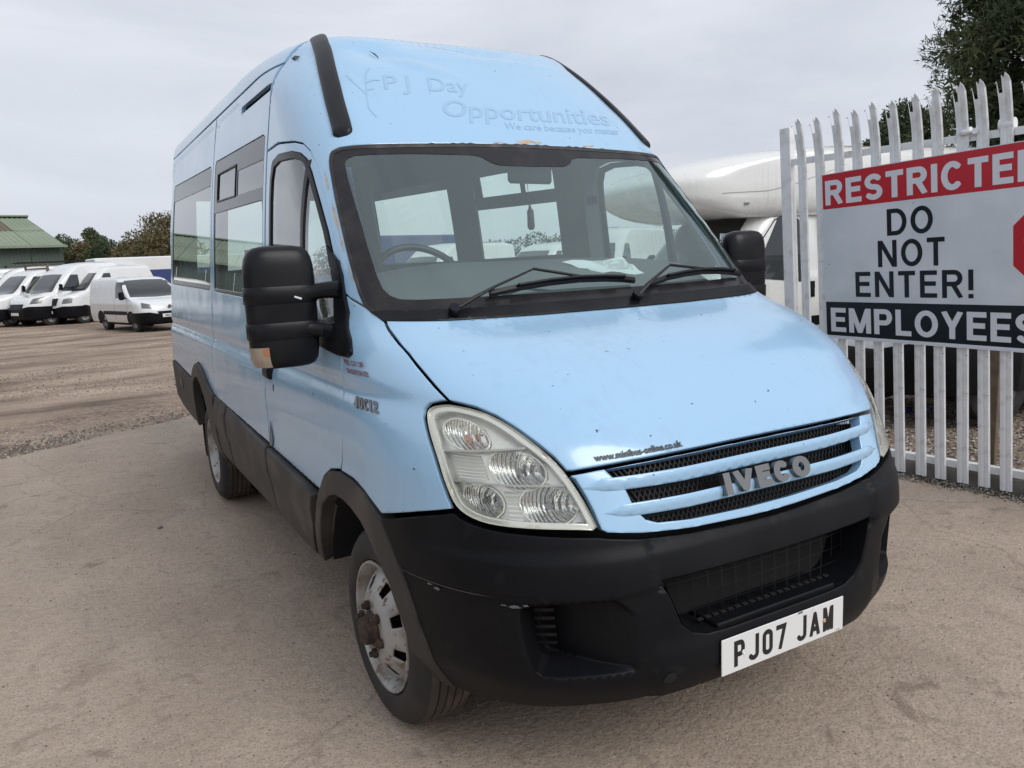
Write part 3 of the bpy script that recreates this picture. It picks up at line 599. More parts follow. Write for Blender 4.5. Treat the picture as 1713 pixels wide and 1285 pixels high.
def sidewin(outl, holes, gl_mat='tint', side=-1, extra=None):
    f = (lambda p: p) if side < 0 else mir
    B.panel('window_border', f(outl), 'frit', extra, holes=[f(h) for h in holes], off=-.002, th=.006, gap=.001, hu=.08, hz=.05)
    for h in holes: B.panel('window_glass', f(h), gl_mat, extra, off=-.005, th=0, gap=-.004, hu=.12, hz=.08, edge=0)
rowsS = np.r_[np.arange(.76, 1.09, .045), np.arange(1.09, 1.25, .008), np.arange(1.25, 2.38, .05), np.arange(2.38, 2.51, .009)]
def recess(y0, y1):
    def d(U, z):
        y = B.S(U, z)[..., 1]; k = sst(y0, y0+.02, y)*sst(y1, y1-.02, y)
        return k*(-.007*np.exp(-((z-2.452)/.006)**2) - .004*sst(2.452, 2.44, z)*sst(2.25, 2.40, z))
    return d
for s in (-1, 1):
    f = (lambda p: p) if s < 0 else mir
    mw = YZ([(2.262, 1.452), (2.30, 1.437), (3.58, 1.462), (3.625, 1.48), (3.625, 2.215), (3.60, 2.240), (2.30, 2.200), (2.262, 2.185)])
    vent = YZ([(2.225, 2.388), (2.88, 2.393), (2.88, 2.424), (2.225, 2.418)])
    mp_ = YZ([(2.205, .762), (3.698, .796), (3.698, 2.500), (2.205, 2.500)])
    mpn = B.panel('side_panel', f(mp_), ['blue', 'liner'], bus, holes=[f(mw), f(vent)], hu=.10, rows=rowsS, th=.02, disp=recess(2.92, 3.62))
    lo_ = YZ([(2.275, 1.458), (3.60, 1.482), (3.60, 1.93), (2.275, 1.90)]); hop = YZ([(2.955, 1.985), (3.50, 2.000), (3.50, 2.150), (2.955, 2.138)]); up_ = YZ([(2.275, 1.965), (2.90, 1.980), (2.90, 2.105), (2.275, 2.085)])
    sidewin(mw, [lo_, hop, up_], 'tint', s, mpn)
    hf = YZ([(2.940, 1.976), (3.515, 1.990), (3.515, 2.160), (2.940, 2.148)])
    B.panel('hopper_frame', f(hf), 'gloss', mpn, holes=[f(hop)], off=.003, th=.010, gap=0)
    rw = YZ([(3.765, 1.49), (3.80, 1.468), (5.70, 1.50), (5.74, 1.53), (5.66, 2.26), (5.62, 2.29), (3.80, 2.235), (3.765, 2.21)])
    rp = YZ([(3.705, .80), (3.74, .804), (3.93, .853), (4.12, .925), (4.30, .962), (4.42, .945), (4.53, .900), (4.62, .84), (4.70, .800), (5.58, .842), (5.93, .850), (5.94, 2.500), (3.705, 2.500)])
    rpn = B.panel('rear_side_panel', f(rp), ['blue', 'liner'], bus, holes=[f(rw)], hu=.10, rows=rowsS, th=.02,
        disp=lambda U, z: recess(3.76, 5.80)(U, z) - .05*np.clip((B.S(U, z)[..., 1]-5.86)/.08, 0, 1)**2)
    sidewin(rw, [YZ([(3.785, 1.50), (5.69, 1.535), (5.64, 2.165), (3.785, 2.115)])], 'tint', s, rpn)
    # inner lining with the window apertures seen from the cab
    li = YZ([(2.16, .80), (5.90, .80), (5.90, 2.47), (2.16, 2.47)])
    B.panel('inner_lining', f(li), 'liner', bus, holes=[f(YZ([(2.47, 1.595), (3.51, 1.588), (3.51, 1.97), (2.47, 1.94)])), f(YZ([(2.47, 1.985), (3.51, 2.015), (3.51, 2.165), (2.47, 2.105)])), f(YZ([(3.93, 1.585), (5.55, 1.583), (5.58, 2.24), (3.93, 2.19)]))], off=-.055, th=.01, hu=.2, hz=.12, gap=0, edge=0)
# rear wall
rz_ = np.arange(.80, 2.66, .06); Wr = B.S(np.full(len(rz_), 9.0), rz_)[:, 0]-.02
outr = [(-w, z) for w, z in zip(Wr, rz_)] + [(w, z) for w, z in zip(Wr, rz_)][::-1]
h1 = [(-.72, 1.5), (-.10, 1.5), (-.10, 2.2), (-.66, 2.2)]; P2, T2 = cdt(outr, [h1, [(-x, z) for x, z in h1]], [])
mk('rear_door', [(x, 5.945, z) for x, z in P2], [tuple(t) for t in T2], 'blue', bus, False)
for s in (-1, 1): mk('rear_window', [(s*x, 5.94, z) for x, z in h1], [(0, 1, 2, 3)], 'tint', bus, False)

# --- windscreen
wsf = ws_outer[1:-1] + [(0, 1.388)] + mir(ws_outer[1:-1]) + [(0, 2.056)]
wgf = ws_glass[1:-1] + [(0, 1.449)] + mir(ws_glass[1:-1]) + [(0, 1.958)]
wsi = [tuple(q) for q in inset(densify(wsf, .02), .012)]
wind = B.panel('windscreen', wsi, 'winds', bus, off=-.004, th=0, gap=-.004, hu=.05, hz=.04, edge=0)
B.panel('black_border', wsi, 'frit', wind, holes=[wgf], off=-.0025, th=.003, gap=-.002, hu=.05, hz=.03, edge=0)
B.panel('windscreen_seal', wsf, 'rubber', wind, holes=[wsi], off=.003, th=.012, gap=-.0015, edge=.004)
cw = [(-.80, 1.392), (-.60, 1.386), (-.3, 1.381), (0, 1.380), (.3, 1.381), (.6, 1.386), (.80, 1.392), (.835, 1.425), (.78, 1.428), (.4, 1.420), (0, 1.418), (-.4, 1.420), (-.78, 1.428), (-.835, 1.425)]
B.panel('scuttle_panel', cw, 'gloss', bus, off=.004, th=.012, gap=0, hz=.01, edge=.003)
def wiper(piv, elbow, blade, name='wiper'):
    t = MB(); a = B.P(piv[0], piv[1], .020); b = B.P(elbow[0], elbow[1], .052)
    m1 = a*.5+b*.5 + B.N(piv[0], piv[1])*.012
    t.tube([a, a*.75+b*.25+B.N(*piv)*.010, m1, b], [.013, .011, .008, .006], 8, flat=.6)
    t.tube([B.P(*piv, -.004), B.P(*piv, .032)], .020, 12)
    arm = t.obj('wiper_arm', 'gloss', bus, True)
    t = MB(); pts = [B.P(u, z, .016+.012*math.sin(math.pi*i/(len(blade)-1))) for i, (u, z) in enumerate(blade)]; t.tube(pts, .0085, 6, flat=1.6)
    pts2 = [B.P(u, z, .034+.012*math.sin(math.pi*i/(len(blade)-1))) for i, (u, z) in enumerate(blade)][1:-1]; t.tube(pts2, .006, 6)
    for i in range(1, len(blade)-1): t.tube([pts[i], pts2[i-1]], .005, 5)
    mid = pts2[len(pts2)//2]; t.tube([b, mid], .006, 6)
    t.obj('wiper_blade', 'gloss', arm, True)
wiper((-.577, 1.404), (-.269, 1.503), [(-.44, 1.452), (-.34, 1.462), (-.22, 1.470), (-.10, 1.473), (0, 1.471), (.08, 1.467), (.130, 1.463)])
wiper((.103, 1.404), (.288, 1.490), [(.190, 1.447), (.27, 1.462), (.36, 1.470), (.44, 1.473), (.52, 1.471), (.60, 1.465), (.655, 1.460)])

# --- black guards on the roof corners
for s in (-1, 1):
    c = np.array([(-.757, 1.492, 2.070), (-.747, 1.529, 2.111), (-.725, 1.660, 2.237), (-.708, 1.745, 2.315), (-.689, 1.836, 2.393), (-.671, 1.915, 2.458), (-.652, 1.995, 2.518), (-.636, 2.075, 2.570), (-.618, 2.160, 2.612), (-.60, 2.25, 2.634)])
    tt = np.linspace(0, 1, 40); q = np.linspace(0, 1, len(c)); c = np.stack([pchip(q, c[:, k], tt) for k in range(3)], 1); T_ = np.gradient(c, axis=0); T_ /= np.linalg.norm(T_, axis=1)[:, None]
    nr = np.array([-.42, -.62, .66]); V = []; F = []; m = 9; n = len(c)
    for i in range(n):
        nn = nr + (0, .9*max(0, (i-28)/11)-0, .5*max(0, (i-28)/11)); nn = nn - T_[i]*(nn@T_[i]); nn /= np.linalg.norm(nn); bb = np.cross(T_[i], nn)
        e = math.sqrt(min(1, max(.02, min(i, n-1-i)/2.5))); w = .041*max(.45, e); hg = .030*max(.2, e)
        for k in range(m):
            t = math.pi*k/(m-1); p = c[i] + bb*w*math.copysign(abs(math.cos(t))**.7, math.cos(t)) + nn*(-.020+hg*math.sin(t)**.5+.006*(1 if 0 < k < m-1 else 0)); V.append((p[0]*(1 if s < 0 else -1), p[1], p[2]))
    for i in range(n-1):
        for k in range(m-1):
            f = (i*m+k, (i+1)*m+k, (i+1)*m+k+1, i*m+k+1); F.append(f if s > 0 else f[::-1])
    F += [tuple(range(m)), tuple((n-1)*m+k for k in range(m))]
    mk('roof_guard', V, F, 'gloss', bus)

# --- front bumper
btop = [(-1.105, .806), (-.941, .856), (-.827, .884), (-.812, .874), (-.785, .862), (-.745, .853), (-.700, .847), (-.639, .842), (-.495, .828), (-.470, .822), (-.390, .808), (-.262, .796), (-.082, .787)]
bbot = [(-.209, .342), (-.343, .333), (-.441, .323), (-.533, .317), (-.691, .296), (-.818, .281), (-.955, .281), (-.965, .353), (-.971, .451), (-.992, .558), (-1.027, .672), (-1.063, .741)]
bnear = [(0, .342)] + bbot + btop + [(0, .785)]
bfull = bnear[1:-1] + [(0, .785)] + mir(bnear[1:-1]) + [(0, .342)]
intk = [(-.352, .688), (-.221, .687), (0, .683)]; intb = [(-.180, .500), (-.240, .503), (-.280, .518), (-.308, .550), (-.331, .625)]
inear = [(0, .500)] + intb + intk[:2]
ifull = inear[1:] + [(0, .683)] + mir(inear[1:]) + [(0, .500)]
fog = smoothp([(-.680, .600), (-.676, .645), (-.600, .655), (-.425, .652), (-.412, .444), (-.504, .445), (-.640, .434), (-.666, .455)], 1)
crz = lambda A: .672 + .006*np.cos(A*6)
def bdisp(U, z):
    A = np.abs(U); up = sst(crz(A)-.004, crz(A)+.004, z)
    d = .012*up + .003*sst(.76, .66, z) - .010*sst(.755, .80, z)*sst(1.0, .9, A)
    d = d - .010*sst(.392, .372, A-.12*np.clip(z-.80, -.13, 0))*sst(.655, .665, z)             # flat centre section set back
    lip = np.exp(-((A-(.36-.9*np.clip(.62-z, 0, .12)))/.028)**2)*sst(.40, .52, z)*(1-up)
    fg = (inpoly(np.stack([-A, z], -1).reshape(-1, 2), fog).reshape(A.shape))*(-.115)*np.clip((A-.42)/.21, 0, 1)**1.1
    return d + fg + .010*sst(.42, .36, A)*(1-up)*sst(.52, .46, z)
bump = B.panel('front_bumper', bfull, ['plastic', 'dark'], bus, holes=[ifull], crease=[fog, mir(fog)], hu=.022, hz=.012, th=.02, gap=.002, disp=bdisp, edge=.004, h=.015)
wall_('intake_duct', ifull, 0, -.13, 'plastic', bump)
B.panel('intake_back', grow(ifull, .02), 'dark', bump, off=-.13, th=0, hu=.05, hz=.05, gap=0, edge=0)
V = []; F = []
for i in range(-8, 9):
    if abs(i*.045) < .36: ribbon((i*.045, .50 if abs(i) < 6 else .56), (i*.045, .69), -.075, .005, 5)
for z in (.54, .59, .64): ribbon((-.33, z), (.33, z), -.074, .004, 16)
mk('intake_grid', V, F, 'gloss', bump)
# slotted step behind the plate
V = []; F = []
st = MB()
for k in range(-9, 10): st.box((k*.030, .060, .516), (.020, .012, .004))
st.obj('step_slot', 'dark', bump)
mb = MB(); mb.box((0, .068, .505), (.50, .12, .018), bev=.004); mb.obj('bumper_step', 'plastic', bump)
for s in (-1, 1):
    f = (lambda p: p) if s < 0 else mir
    V = []; F = []
    for z in np.arange(.46, .645, .026): ribbon((s*.668, z), (s*.612, z+.004), -.080, .010, 4)
    mk('fog_grille', V, F, 'gloss', bump)
# tow eye hole and scuffs
B.panel('towing_hole', smoothp([(-.374, .395), (-.350, .388), (-.334, .402), (-.340, .420), (-.362, .420)], 2), 'dark', bump, off=.0145, th=0, gap=0, edge=0)
def blob(c, rx, rz, n=16, j=.35, seed=0):
    r = np.random.default_rng(seed); return [(c[0]+rx*math.cos(2*math.pi*i/n)*(1-j*r.random()), c[1]+rz*math.sin(2*math.pi*i/n)*(1-j*r.random())) for i in range(n)]
for i, (u, z, rx, rz) in enumerate([(-.916, .663, .012, .005), (-.893, .655, .012, .007), (-.715, .648, .010, .003), (-.690, .646, .018, .006), (-.664, .652, .012, .004)]):
    B.panel('scuff_mark', blob((u, z), rx, rz, seed=i, j=.6), 'scuff', bump, off=.006, th=0, gap=0, edge=0, hu=.01, hz=.01, disp=bdisp)
B.panel('bumper_seam', [(-1.02, .6715), (-.8, .667), (-.6, .667), (-.36, .673), (-.36, .6745), (-.6, .6685), (-.8, .6685), (-1.02, .673)], 'scuff', bump, off=.0085, th=0, gap=0, edge=0, h=.02)

# --- headlights
def dish(par, c, rx, rz, depth, off, m='chrome', n=26, rings=7, name='reflector'):
    V = []; F = []
    for i in range(rings+1):
        q = i/rings
        for k in range(n):
            t = 2*math.pi*k/n; V.append(B.P(c[0]+rx*q*math.cos(t), c[1]+rz*q*math.sin(t), off - depth*(1-q*q)))
    for i in range(rings):
        for k in range(n): F.append((i*n+k, i*n+(k+1) % n, (i+1)*n+(k+1) % n, (i+1)*n+k))
    return mk(name, V, F, m, par)
for s in (-1, 1):
    f = (lambda p: p) if s < 0 else mir; g = lambda u: u*(1 if s < 0 else -1)
    sl_ = smoothp(lens, 1)
    hl = B.panel('headlight', f(sl_), 'lens', bus, off=.003, th=0, gap=0, hu=.03, hz=.02, edge=.005)
    wall_('lamp_body', f(sl_), .002, -.075, 'lampcream', hl)
    inn = [tuple(q) for q in inset(densify(sl_, .015), .016)]
    B.panel('lamp_edge', f(sl_), 'lampcream', hl, holes=[f(inn)], off=-.006, th=.01, gap=0, edge=.002)
    wall_('lamp_edge', f(inn), -.008, -.05, 'lampgrey', hl)
    holes = []
    spec = [('turn', (-.738, 1.100), .062, .044, .03), ('high', (-.640, 1.012), .068, .056, .045), ('low', (-.590, .916), .070, .054, .05), ('side', (-.752, .922), .054, .048, .03)]
    for nm, c, rx, rz, d in spec: holes.append(f([(c[0]+rx*math.cos(t), c[1]+rz*math.sin(t)) for t in np.linspace(0, 2*math.pi, 24, endpoint=False)]))
    B.panel('lamp_bezel', f(grow(inn, .012)), 'lampcream', hl, holes=holes, off=-.038, th=.004, gap=.001, hu=.03, hz=.02, edge=.003)
    for nm, c, rx, rz, d in spec:
        dish(hl, (g(c[0]), c[1]), rx*(1 if s < 0 else -1), rz, d, -.036)
        mb = MB(); p = B.P(g(c[0]), c[1], -.036-d*.95); q = B.P(g(c[0]), c[1], -.036-d*.25); mb.tube([p, q], [.012, .009], 10); mb.obj('bulb', 'amber' if nm == 'turn' else 'silver', hl, True)
        mb = MB(); ring = [B.P(g(c[0]+rx*math.cos(t)), c[1]+rz*math.sin(t), -.033) for t in np.linspace(0, 2*math.pi, 33)]; mb.tube(ring, .0032, 6, caps=False); mb.obj('reflector_ring', 'lampcream', hl, True)
    for (ua, ub, za, zb) in ((-.800, -.722, .985, 1.045), (-.690, -.655, .868, .950)):
        n = 8 if ua < -.75 else 8
        for k in range(n):
            z = za+(zb-za)*k/(n-1); V = []; F = []
            for j in range(7):
                u = ua+(ub-ua)*j/6; V += [B.P(g(u), z-.0028, -.030), B.P(g(u), z+.0028, -.034), B.P(g(u), z-.0028, -.036)]
            for j in range(6): F += [(3*j, 3*j+3, 3*j+4, 3*j+1), (3*j+2, 3*j+5, 3*j+3, 3*j)]
            mk('lamp_rib', V, F, 'lampcream', hl)
    # dividing shelves between chambers
    V = []; F = []
    for a, b in (((-.815, 1.050), (-.600, 1.066)), ((-.810, .972), (-.53, .966))):
        n0 = len(V); 
        for j in range(9):
            t = j/8; u = a[0]+(b[0]-a[0])*t; z = a[1]+(b[1]-a[1])*t; V += [B.P(g(u), z+.003, -.012), B.P(g(u), z-.002, -.012), B.P(g(u), z, -.04)]
        for j in range(8): F += [(n0+3*j, n0+3*j+3, n0+3*j+4, n0+3*j+1), (n0+3*j, n0+3*j+3, n0+3*j+5, n0+3*j+2), (n0+3*j+1, n0+3*j+4, n0+3*j+5, n0+3*j+2)]
    mk('lamp_shelf', V, F, 'lampgrey', hl)

# --- dark structure behind the seams
B.panel('engine_bay', YZ([(1.2, .82)], -1, False) + [(-.95, 1.36), (-.80, 1.385)] + [(-.4, 1.372), (.4, 1.372), (.80, 1.385), (.95, 1.36)] + YZ([(1.2, .82)], 1, False) + [(.9, .70), (-.9, .70)], 'dark', bus, off=-.15, th=0, hu=.08, hz=.05, gap=0, edge=0)
mb = MB()
mb.box((0, 3.3, .56), (1.28, 5.0, .46)); mb.box((0, .62, .55), (1.0, .9, .40)); mb.box((0, 3.9, .80), (1.84, 3.9, .04)); mb.box((0, 1.7, .78), (1.78, 1.0, .04))
for y in (.92, 4.16): mb.tube([(-.9, y, .34), (.9, y, .34)], .06, 10)
mb.obj('chassis', 'dark', bus)
for s in (-1, 1):
    for y0, r in ((.98, .455), (4.22, .49)):
        V = []; F = []; n = 20
        for i in range(n+1):
            t = math.radians((6+166*i/n) if y0 < 2 else (-25+203*i/n)); 
            for x in (.945 if y0 < 2 else .965, .58): V.append((s*x, y0+r*math.cos(t)*1.05, max(.2, .36+r*math.sin(t))))
        F = [(2*i, 2*i+1, 2*i+3, 2*i+2) for i in range(n)]; k = len(V); V += [(s*.58, y0, .4)]; F += [(2*i+1, k, 2*i+3) for i in range(n)]
        mk('wheel_arch_liner', V, F, 'dark', bus)
        
# --- arch trims, sills
fa_o = [(-1.979, .40), (-1.945, .473), (-1.84, .65), (-1.775, .727), (-1.692, .800), (-1.592, .846), (-1.480, .868), (-1.327, .869), (-1.223, .853), (-1.122, .809), (-1.105, .798), (-1.063, .741), (-1.027, .672), (-.992, .558), (-.971, .451), (-.965, .353), (-.958, .283)]
fa_i = [(-1.10, .283), (-1.092, .35), (-1.058, .422), (-1.068, .501), (-1.100, .599), (-1.160, .667), (-1.210, .715), (-1.271, .745), (-1.360, .765), (-1.449, .773), (-1.550, .768), (-1.643, .742), (-1.740, .686), (-1.80, .606), (-1.88, .459), (-1.905, .40)]
ra = YZ([(3.76, .36), (3.72, .70), (3.735, .798), (3.93, .848), (4.12, .920), (4.304, .957), (4.42, .940), (4.53, .896), (4.62, .835), (4.70, .77), (4.73, .45), (4.66, .45), (4.62, .70), (4.57, .79), (4.48, .835), (4.36, .855), (4.20, .815), (4.08, .74), (3.99, .62), (3.90, .36)])
sill1 = YZ([(1.42, .702), (1.50, .723), (2.185, .749), (2.190, .335), (1.72, .345), (1.56, .42)]); sill2 = YZ([(2.205, .752), (3.28, .788), (3.30, .345), (2.205, .335)]); sill3 = YZ([(3.31, .788), (3.70, .797), (3.69, .70), (3.74, .355), (3.33, .345)])
rcor = YZ([(4.735, .790), (5.60, .836), (5.90, .842), (5.92, .56), (5.55, .48), (5.0, .44), (4.76, .45)])
sd = lambda U, z: .016*sst(.345, .44, z) + .010*sst(.56, .64, z) - .016*sst(.715, .78, z)
for s in (-1, 1):
    f = (lambda p: p) if s < 0 else mir
    a = B.panel('wheel_arch_trim', f(fa_o + fa_i), 'sill' if s < 0 else 'sill', bus, off=.010, th=.05, gap=.001, hu=.03, hz=.03, edge=.005)
    B.panel('wheel_arch_trim', f(ra), 'sill', bus, off=.022, th=.06, gap=.001, hu=.04, hz=.03, edge=.006)
    for p_ in (sill1, sill2, sill3): B.panel('sill_cover', f(p_), 'sill', bus, off=.002, th=.03, gap=.004, hu=.08, rows=np.arange(.345, .80, .022), disp=sd, edge=.004)
    rc = B.panel('rear_bumper_corner', f(rcor), 'sill', bus, off=.012, th=.04, gap=.003, hu=.06, hz=.04, edge=.006, disp=lambda U, z: -.05*np.clip((B.S(U, z)[..., 1]-5.82)/.10, 0, 1)**2)
    B.panel('side_marker', f(YZ([(5.25, .66), (5.42, .66), (5.42, .735), (5.25, .735)])), 'gloss', rc, off=.016, th=.01, edge=.002)
mb = MB(); mb.box((0, 5.93, .64), (1.86, .10, .36), bev=.02); mb.obj('rear_bumper', 'sill', bus)
# bent flap at the door's lower rear corner
B.panel('door_edge_flap', YZ([(2.125, .762), (2.10, .80), (2.13, .885), (2.160, .80), (2.175, .762)]), 'greymetal', bus, off=.006, th=.003, gap=0, edge=0)

# --- number plate, badges, lettering
pl = MB(); pl.box((0, -.016, .4215), (.520, .004, .111), bev=.0015); plate = pl.obj('number_plate', 'plate', bus)
cw_ = {'P': .56, 'J': .56, '0': .56, '7': .56, 'A': .60, 'M': .62, ' ': .42}
P_, T_ = stroke_word('PJ07 JAM', .425, .079, .185, gap=.20, wd=cw_)
T_ = T_.reshape(-1, 3)
for c0_, c1_ in ((-1, .235), (.235, 1)):
    k = (P_[T_].mean(1)[:, 0] > c0_) & (P_[T_].mean(1)[:, 0] <= c1_)
    V, F = raise_mesh(lambda p, hh: np.stack([p[:, 0]-.2125, np.full(len(p), -.0181-hh), p[:, 1]+.382], 1), P_, T_[k], .0008); used = sorted({i for f in F for i in f}); ix = {v: i for i, v in enumerate(used)}
    mk('plate_lettering', [V[i] for i in used], [tuple(ix[i] for i in f) for f in F], 'ink', plate, False)
for x, c in ((-.176, 'white'), (.170, 'chip')):
    mb = MB(); mb.lathe([(-.0182, .0001), (-.022, .004), (-.0205, .0065), (-.0182, .007)], 14, axis='Y', c=(x, 0, .420)); mb.obj('plate_screw', c, plate, True)
mb = MB(); mb.box((.235, -.0184, .3725), (.018, .0006, .0016)); mb.box((.063, -.0184, .4745), (.020, .0008, .005)); mb.obj('plate_mark', 'scuff', plate)
P_, T_ = stroke_word('IVECO', .292, .060, .29, gap=.15, wd={'I': .30, 'V': .86, 'E': .66, 'C': .76, 'O': .86})
c0 = np.array([-.150, .869])
V, F = raise_mesh(lambda p, hh: B.P(p[:, 0]+c0[0], p[:, 1]+c0[1], hh+.004), P_, T_, .022)
mk('maker_badge', V, F, 'silver', bus, False)
def decal(name, P_, T_, u0, z0, m, off=.0062, du=1.0, rot=0.0, parent=None, zsc=None):
    c, s_ = math.cos(rot), math.sin(rot); U = u0+(P_[:, 0]*c-P_[:, 1]*s_)*du; z = z0+(P_[:, 0]*s_+P_[:, 1]*c)*(zsc or 1.0)
    return mk(name, B.P(U, z, off), [tuple(t) for t in T_], m, parent or bus, True, None, B.N(U, z, .02))
P_, T_ = font_word('www.minibus-online.co.uk', .036, .0012); P_[:, 0] *= .236/P_[:, 0].max()
decal('web_address', P_, T_, -.458, 1.0165, 'ink', .0075, rot=.014, parent=bonnet, zsc=.60)
P_, T_ = font_word('FUEL CUT OFF', .022, .0004); P_[:, 0] *= .125/P_[:, 0].max(); decal('fuel_notice', P_, T_, -1.125, 1.252, 'redink', .0012)
P_, T_ = font_word('ON IGNITION KEY', .022, .0004); P_[:, 0] *= .140/P_[:, 0].max(); decal('fuel_notice', P_, T_, -1.130, 1.226, 'redink', .0012)
P_, T_ = stroke_word('40C12', .140, .034, .24, gap=.16, wd={'4': .62, '0': .62, 'C': .60, '1': .30, '2': .60}); V, F = raise_mesh(lambda p, hh: B.P(p[:, 0]-1.148, p[:, 1]+1.122, hh+.001), P_, T_, .004); mk('model_badge', V, F, 'silver', bus, False)
for body, sz, u, z, w, rot, mm in (('P J  Day', .17, -.535, 2.300, .44, .03, 'ghost'), ('Opportunities', .19, -.315, 2.180, .90, -.01, 'ghost'), ('We care because you matter', .075, -.035, 2.130, .62, -.01, 'ghost')):
    P_, T_ = font_word(body, sz, .002*sz/.17, .35); P_[:, 0] *= w/P_[:, 0].max(); decal('faded_lettering', P_, T_, u, z, mm, .0012, rot=rot, parent=cabp, zsc=.62)
tw = [[(-.62, 2.20), (-.615, 2.27), (-.60, 2.33), (-.57, 2.38), (-.53, 2.41)], [(-.615, 2.27), (-.65, 2.33), (-.66, 2.37)], [(-.60, 2.33), (-.56, 2.345), (-.53, 2.345)], [(-.62, 2.20), (-.60, 2.16)], [(-.612, 2.29), (-.575, 2.30)]]
q = [x_ for a in tw for x_ in strip(a, .006)]; P_, T_ = union_tris(q); mk('faded_tree_drawing', B.P(P_[:, 0], P_[:, 1], .0012), [tuple(t) for t in T_], 'ghost', cabp, True, None, B.N(P_[:, 0], P_[:, 1], .02))
for i, (u, z, rx, rz) in enumerate([(.030, 2.069, .05, .012), (.085, 2.068, .035, .007), (.343, 2.060, .04, .006), (-.866, 1.90, .007, .05), (-.866, 1.76, .009, .07), (-.868, 1.66, .006, .04), (-.868, 1.55, .004, .05), (-.10, 2.064, .03, .003)]):
    B.panel('bare_patch', blob((u, z), rx, rz, 22, .6, i+3), 'chip', cabp, off=.0010, th=0, gap=0, edge=0, hu=.02, hz=.01)
B.panel('roof_tear', [(-.437, 2.470), (-.430, 2.478), (-.424, 2.498), (-.430, 2.515), (-.433, 2.498)], 'dark', cabp, off=.001, th=0, gap=0, edge=0, disp=lambda U, z: -.004+0*U)

# --- mirrors
M['indic'] = mat('indicator_lens', (.30, .25, .20), .12, coat=.5, noise=[(22.0, (.36, .17, .09), .50, .60)])
for s in (-1, 1):
    mr = empty('wing_mirror', (0, 0, 0)); mr.parent = bus
    X, Y = s*1.112, 1.235
    def head(zs, name, m, grow_=0.0, yo=0.0):
        V = []; F = []; n = 32
        for z, kx, ky in zs:
            for k in range(n):
                t = 2*math.pi*k/n; c, q = math.cos(t), math.sin(t); V.append((X+(.122*kx+grow_)*abs(c)**.55*(1 if c > 0 else -1), Y+yo+(.060*ky+grow_)*abs(q)**.8*(1 if q > 0 else -1), z))
        for i in range(len(zs)-1):
            for k in range(n): F.append((i*n+k, i*n+(k+1) % n, (i+1)*n+(k+1) % n, (i+1)*n+k))
        F += [tuple(range(n))[::-1], tuple((len(zs)-1)*n+k for k in range(n))]
        return mk(name, V, F, m, mr)
    head([(1.236, .45, .35), (1.239, .68, .6), (1.248, .84, .78), (1.266, .93, .88), (1.30, .975, .95), (1.345, .99, .98), (1.45, 1.0, 1.0), (1.55, .995, .99), (1.59, .975, .96), (1.618, .93, .89), (1.638, .85, .78), (1.652, .70, .6), (1.659, .42, .34)], 'mirror_head', 'gloss')
    for za, zb in ((1.462, 1.520), (1.340, 1.396)):
        head([(za, .985, .96), (za+.003, 1.0, .99), (zb-.003, 1.0, .99), (zb, .985, .96)], 'mirror_band', 'gloss', .004)
    for z0, z1, yb in ((1.490, 1.500, 1.14), (1.367, 1.345, 1.10)):
        mb = MB(); mb.tube([(X-s*.02, Y-.036, z0), (X-s*.08, Y-.040, z0+.001), (X-s*.135, Y-.055, (z0+z1)/2+.004), (s*.93, yb, z1)], [.026, .028, .028, .031], 12, flat=.8, up=(0, 1, 0)); mb.obj('mirror_arm', 'gloss', mr, True)
    f = (lambda p: p) if s < 0 else mir
    bs = [(-.944, 1.655), (-.905, 1.60), (-.902, 1.55), (-.915, 1.50), (-.925, 1.42), (-.985, 1.34), (-1.040, 1.288), (-1.075, 1.276), (-1.13, 1.276), (-1.32, 1.294), (-1.24, 1.36), (-1.02, 1.385), (-.965, 1.50)]
    B.panel('mirror_base', f(bs), 'gloss', mr, off=.016, th=.018, gap=0, edge=.006)
    V = []; F = []
    for i in range(6):
        z = 1.245+.07*i/5
        for k in range(7):
            t = math.radians(250-90*k/6) if s < 0 else math.radians(290+90*k/6); c, q = math.cos(t), math.sin(t); e = (.85, .92, .955, .97, .98, .985)[i]
            V.append((X+(.122*e+.003)*abs(c)**.55*(1 if c > 0 else -1), Y+(.060*e+.003)*abs(q)**.8*(1 if q > 0 else -1), z))
    F = [(i*7+k, i*7+k+1, (i+1)*7+k+1, (i+1)*7+k) for i in range(5) for k in range(6)]
    mk('mirror_indicator', V, F, M['indic'], mr)
    mb = MB(); mb.box((X+s*.0, Y+.058, 1.59), (.19, .004, .12)); mb.obj('mirror_glass', 'chrome', mr)
mb = MB(); mb.box((-1.068, 1.196-.024, 1.479), (.026, .003, .006), R=Matrix.Rotation(.35, 3, 'Y')); mb.obj('mirror_scuff', 'white', bus)

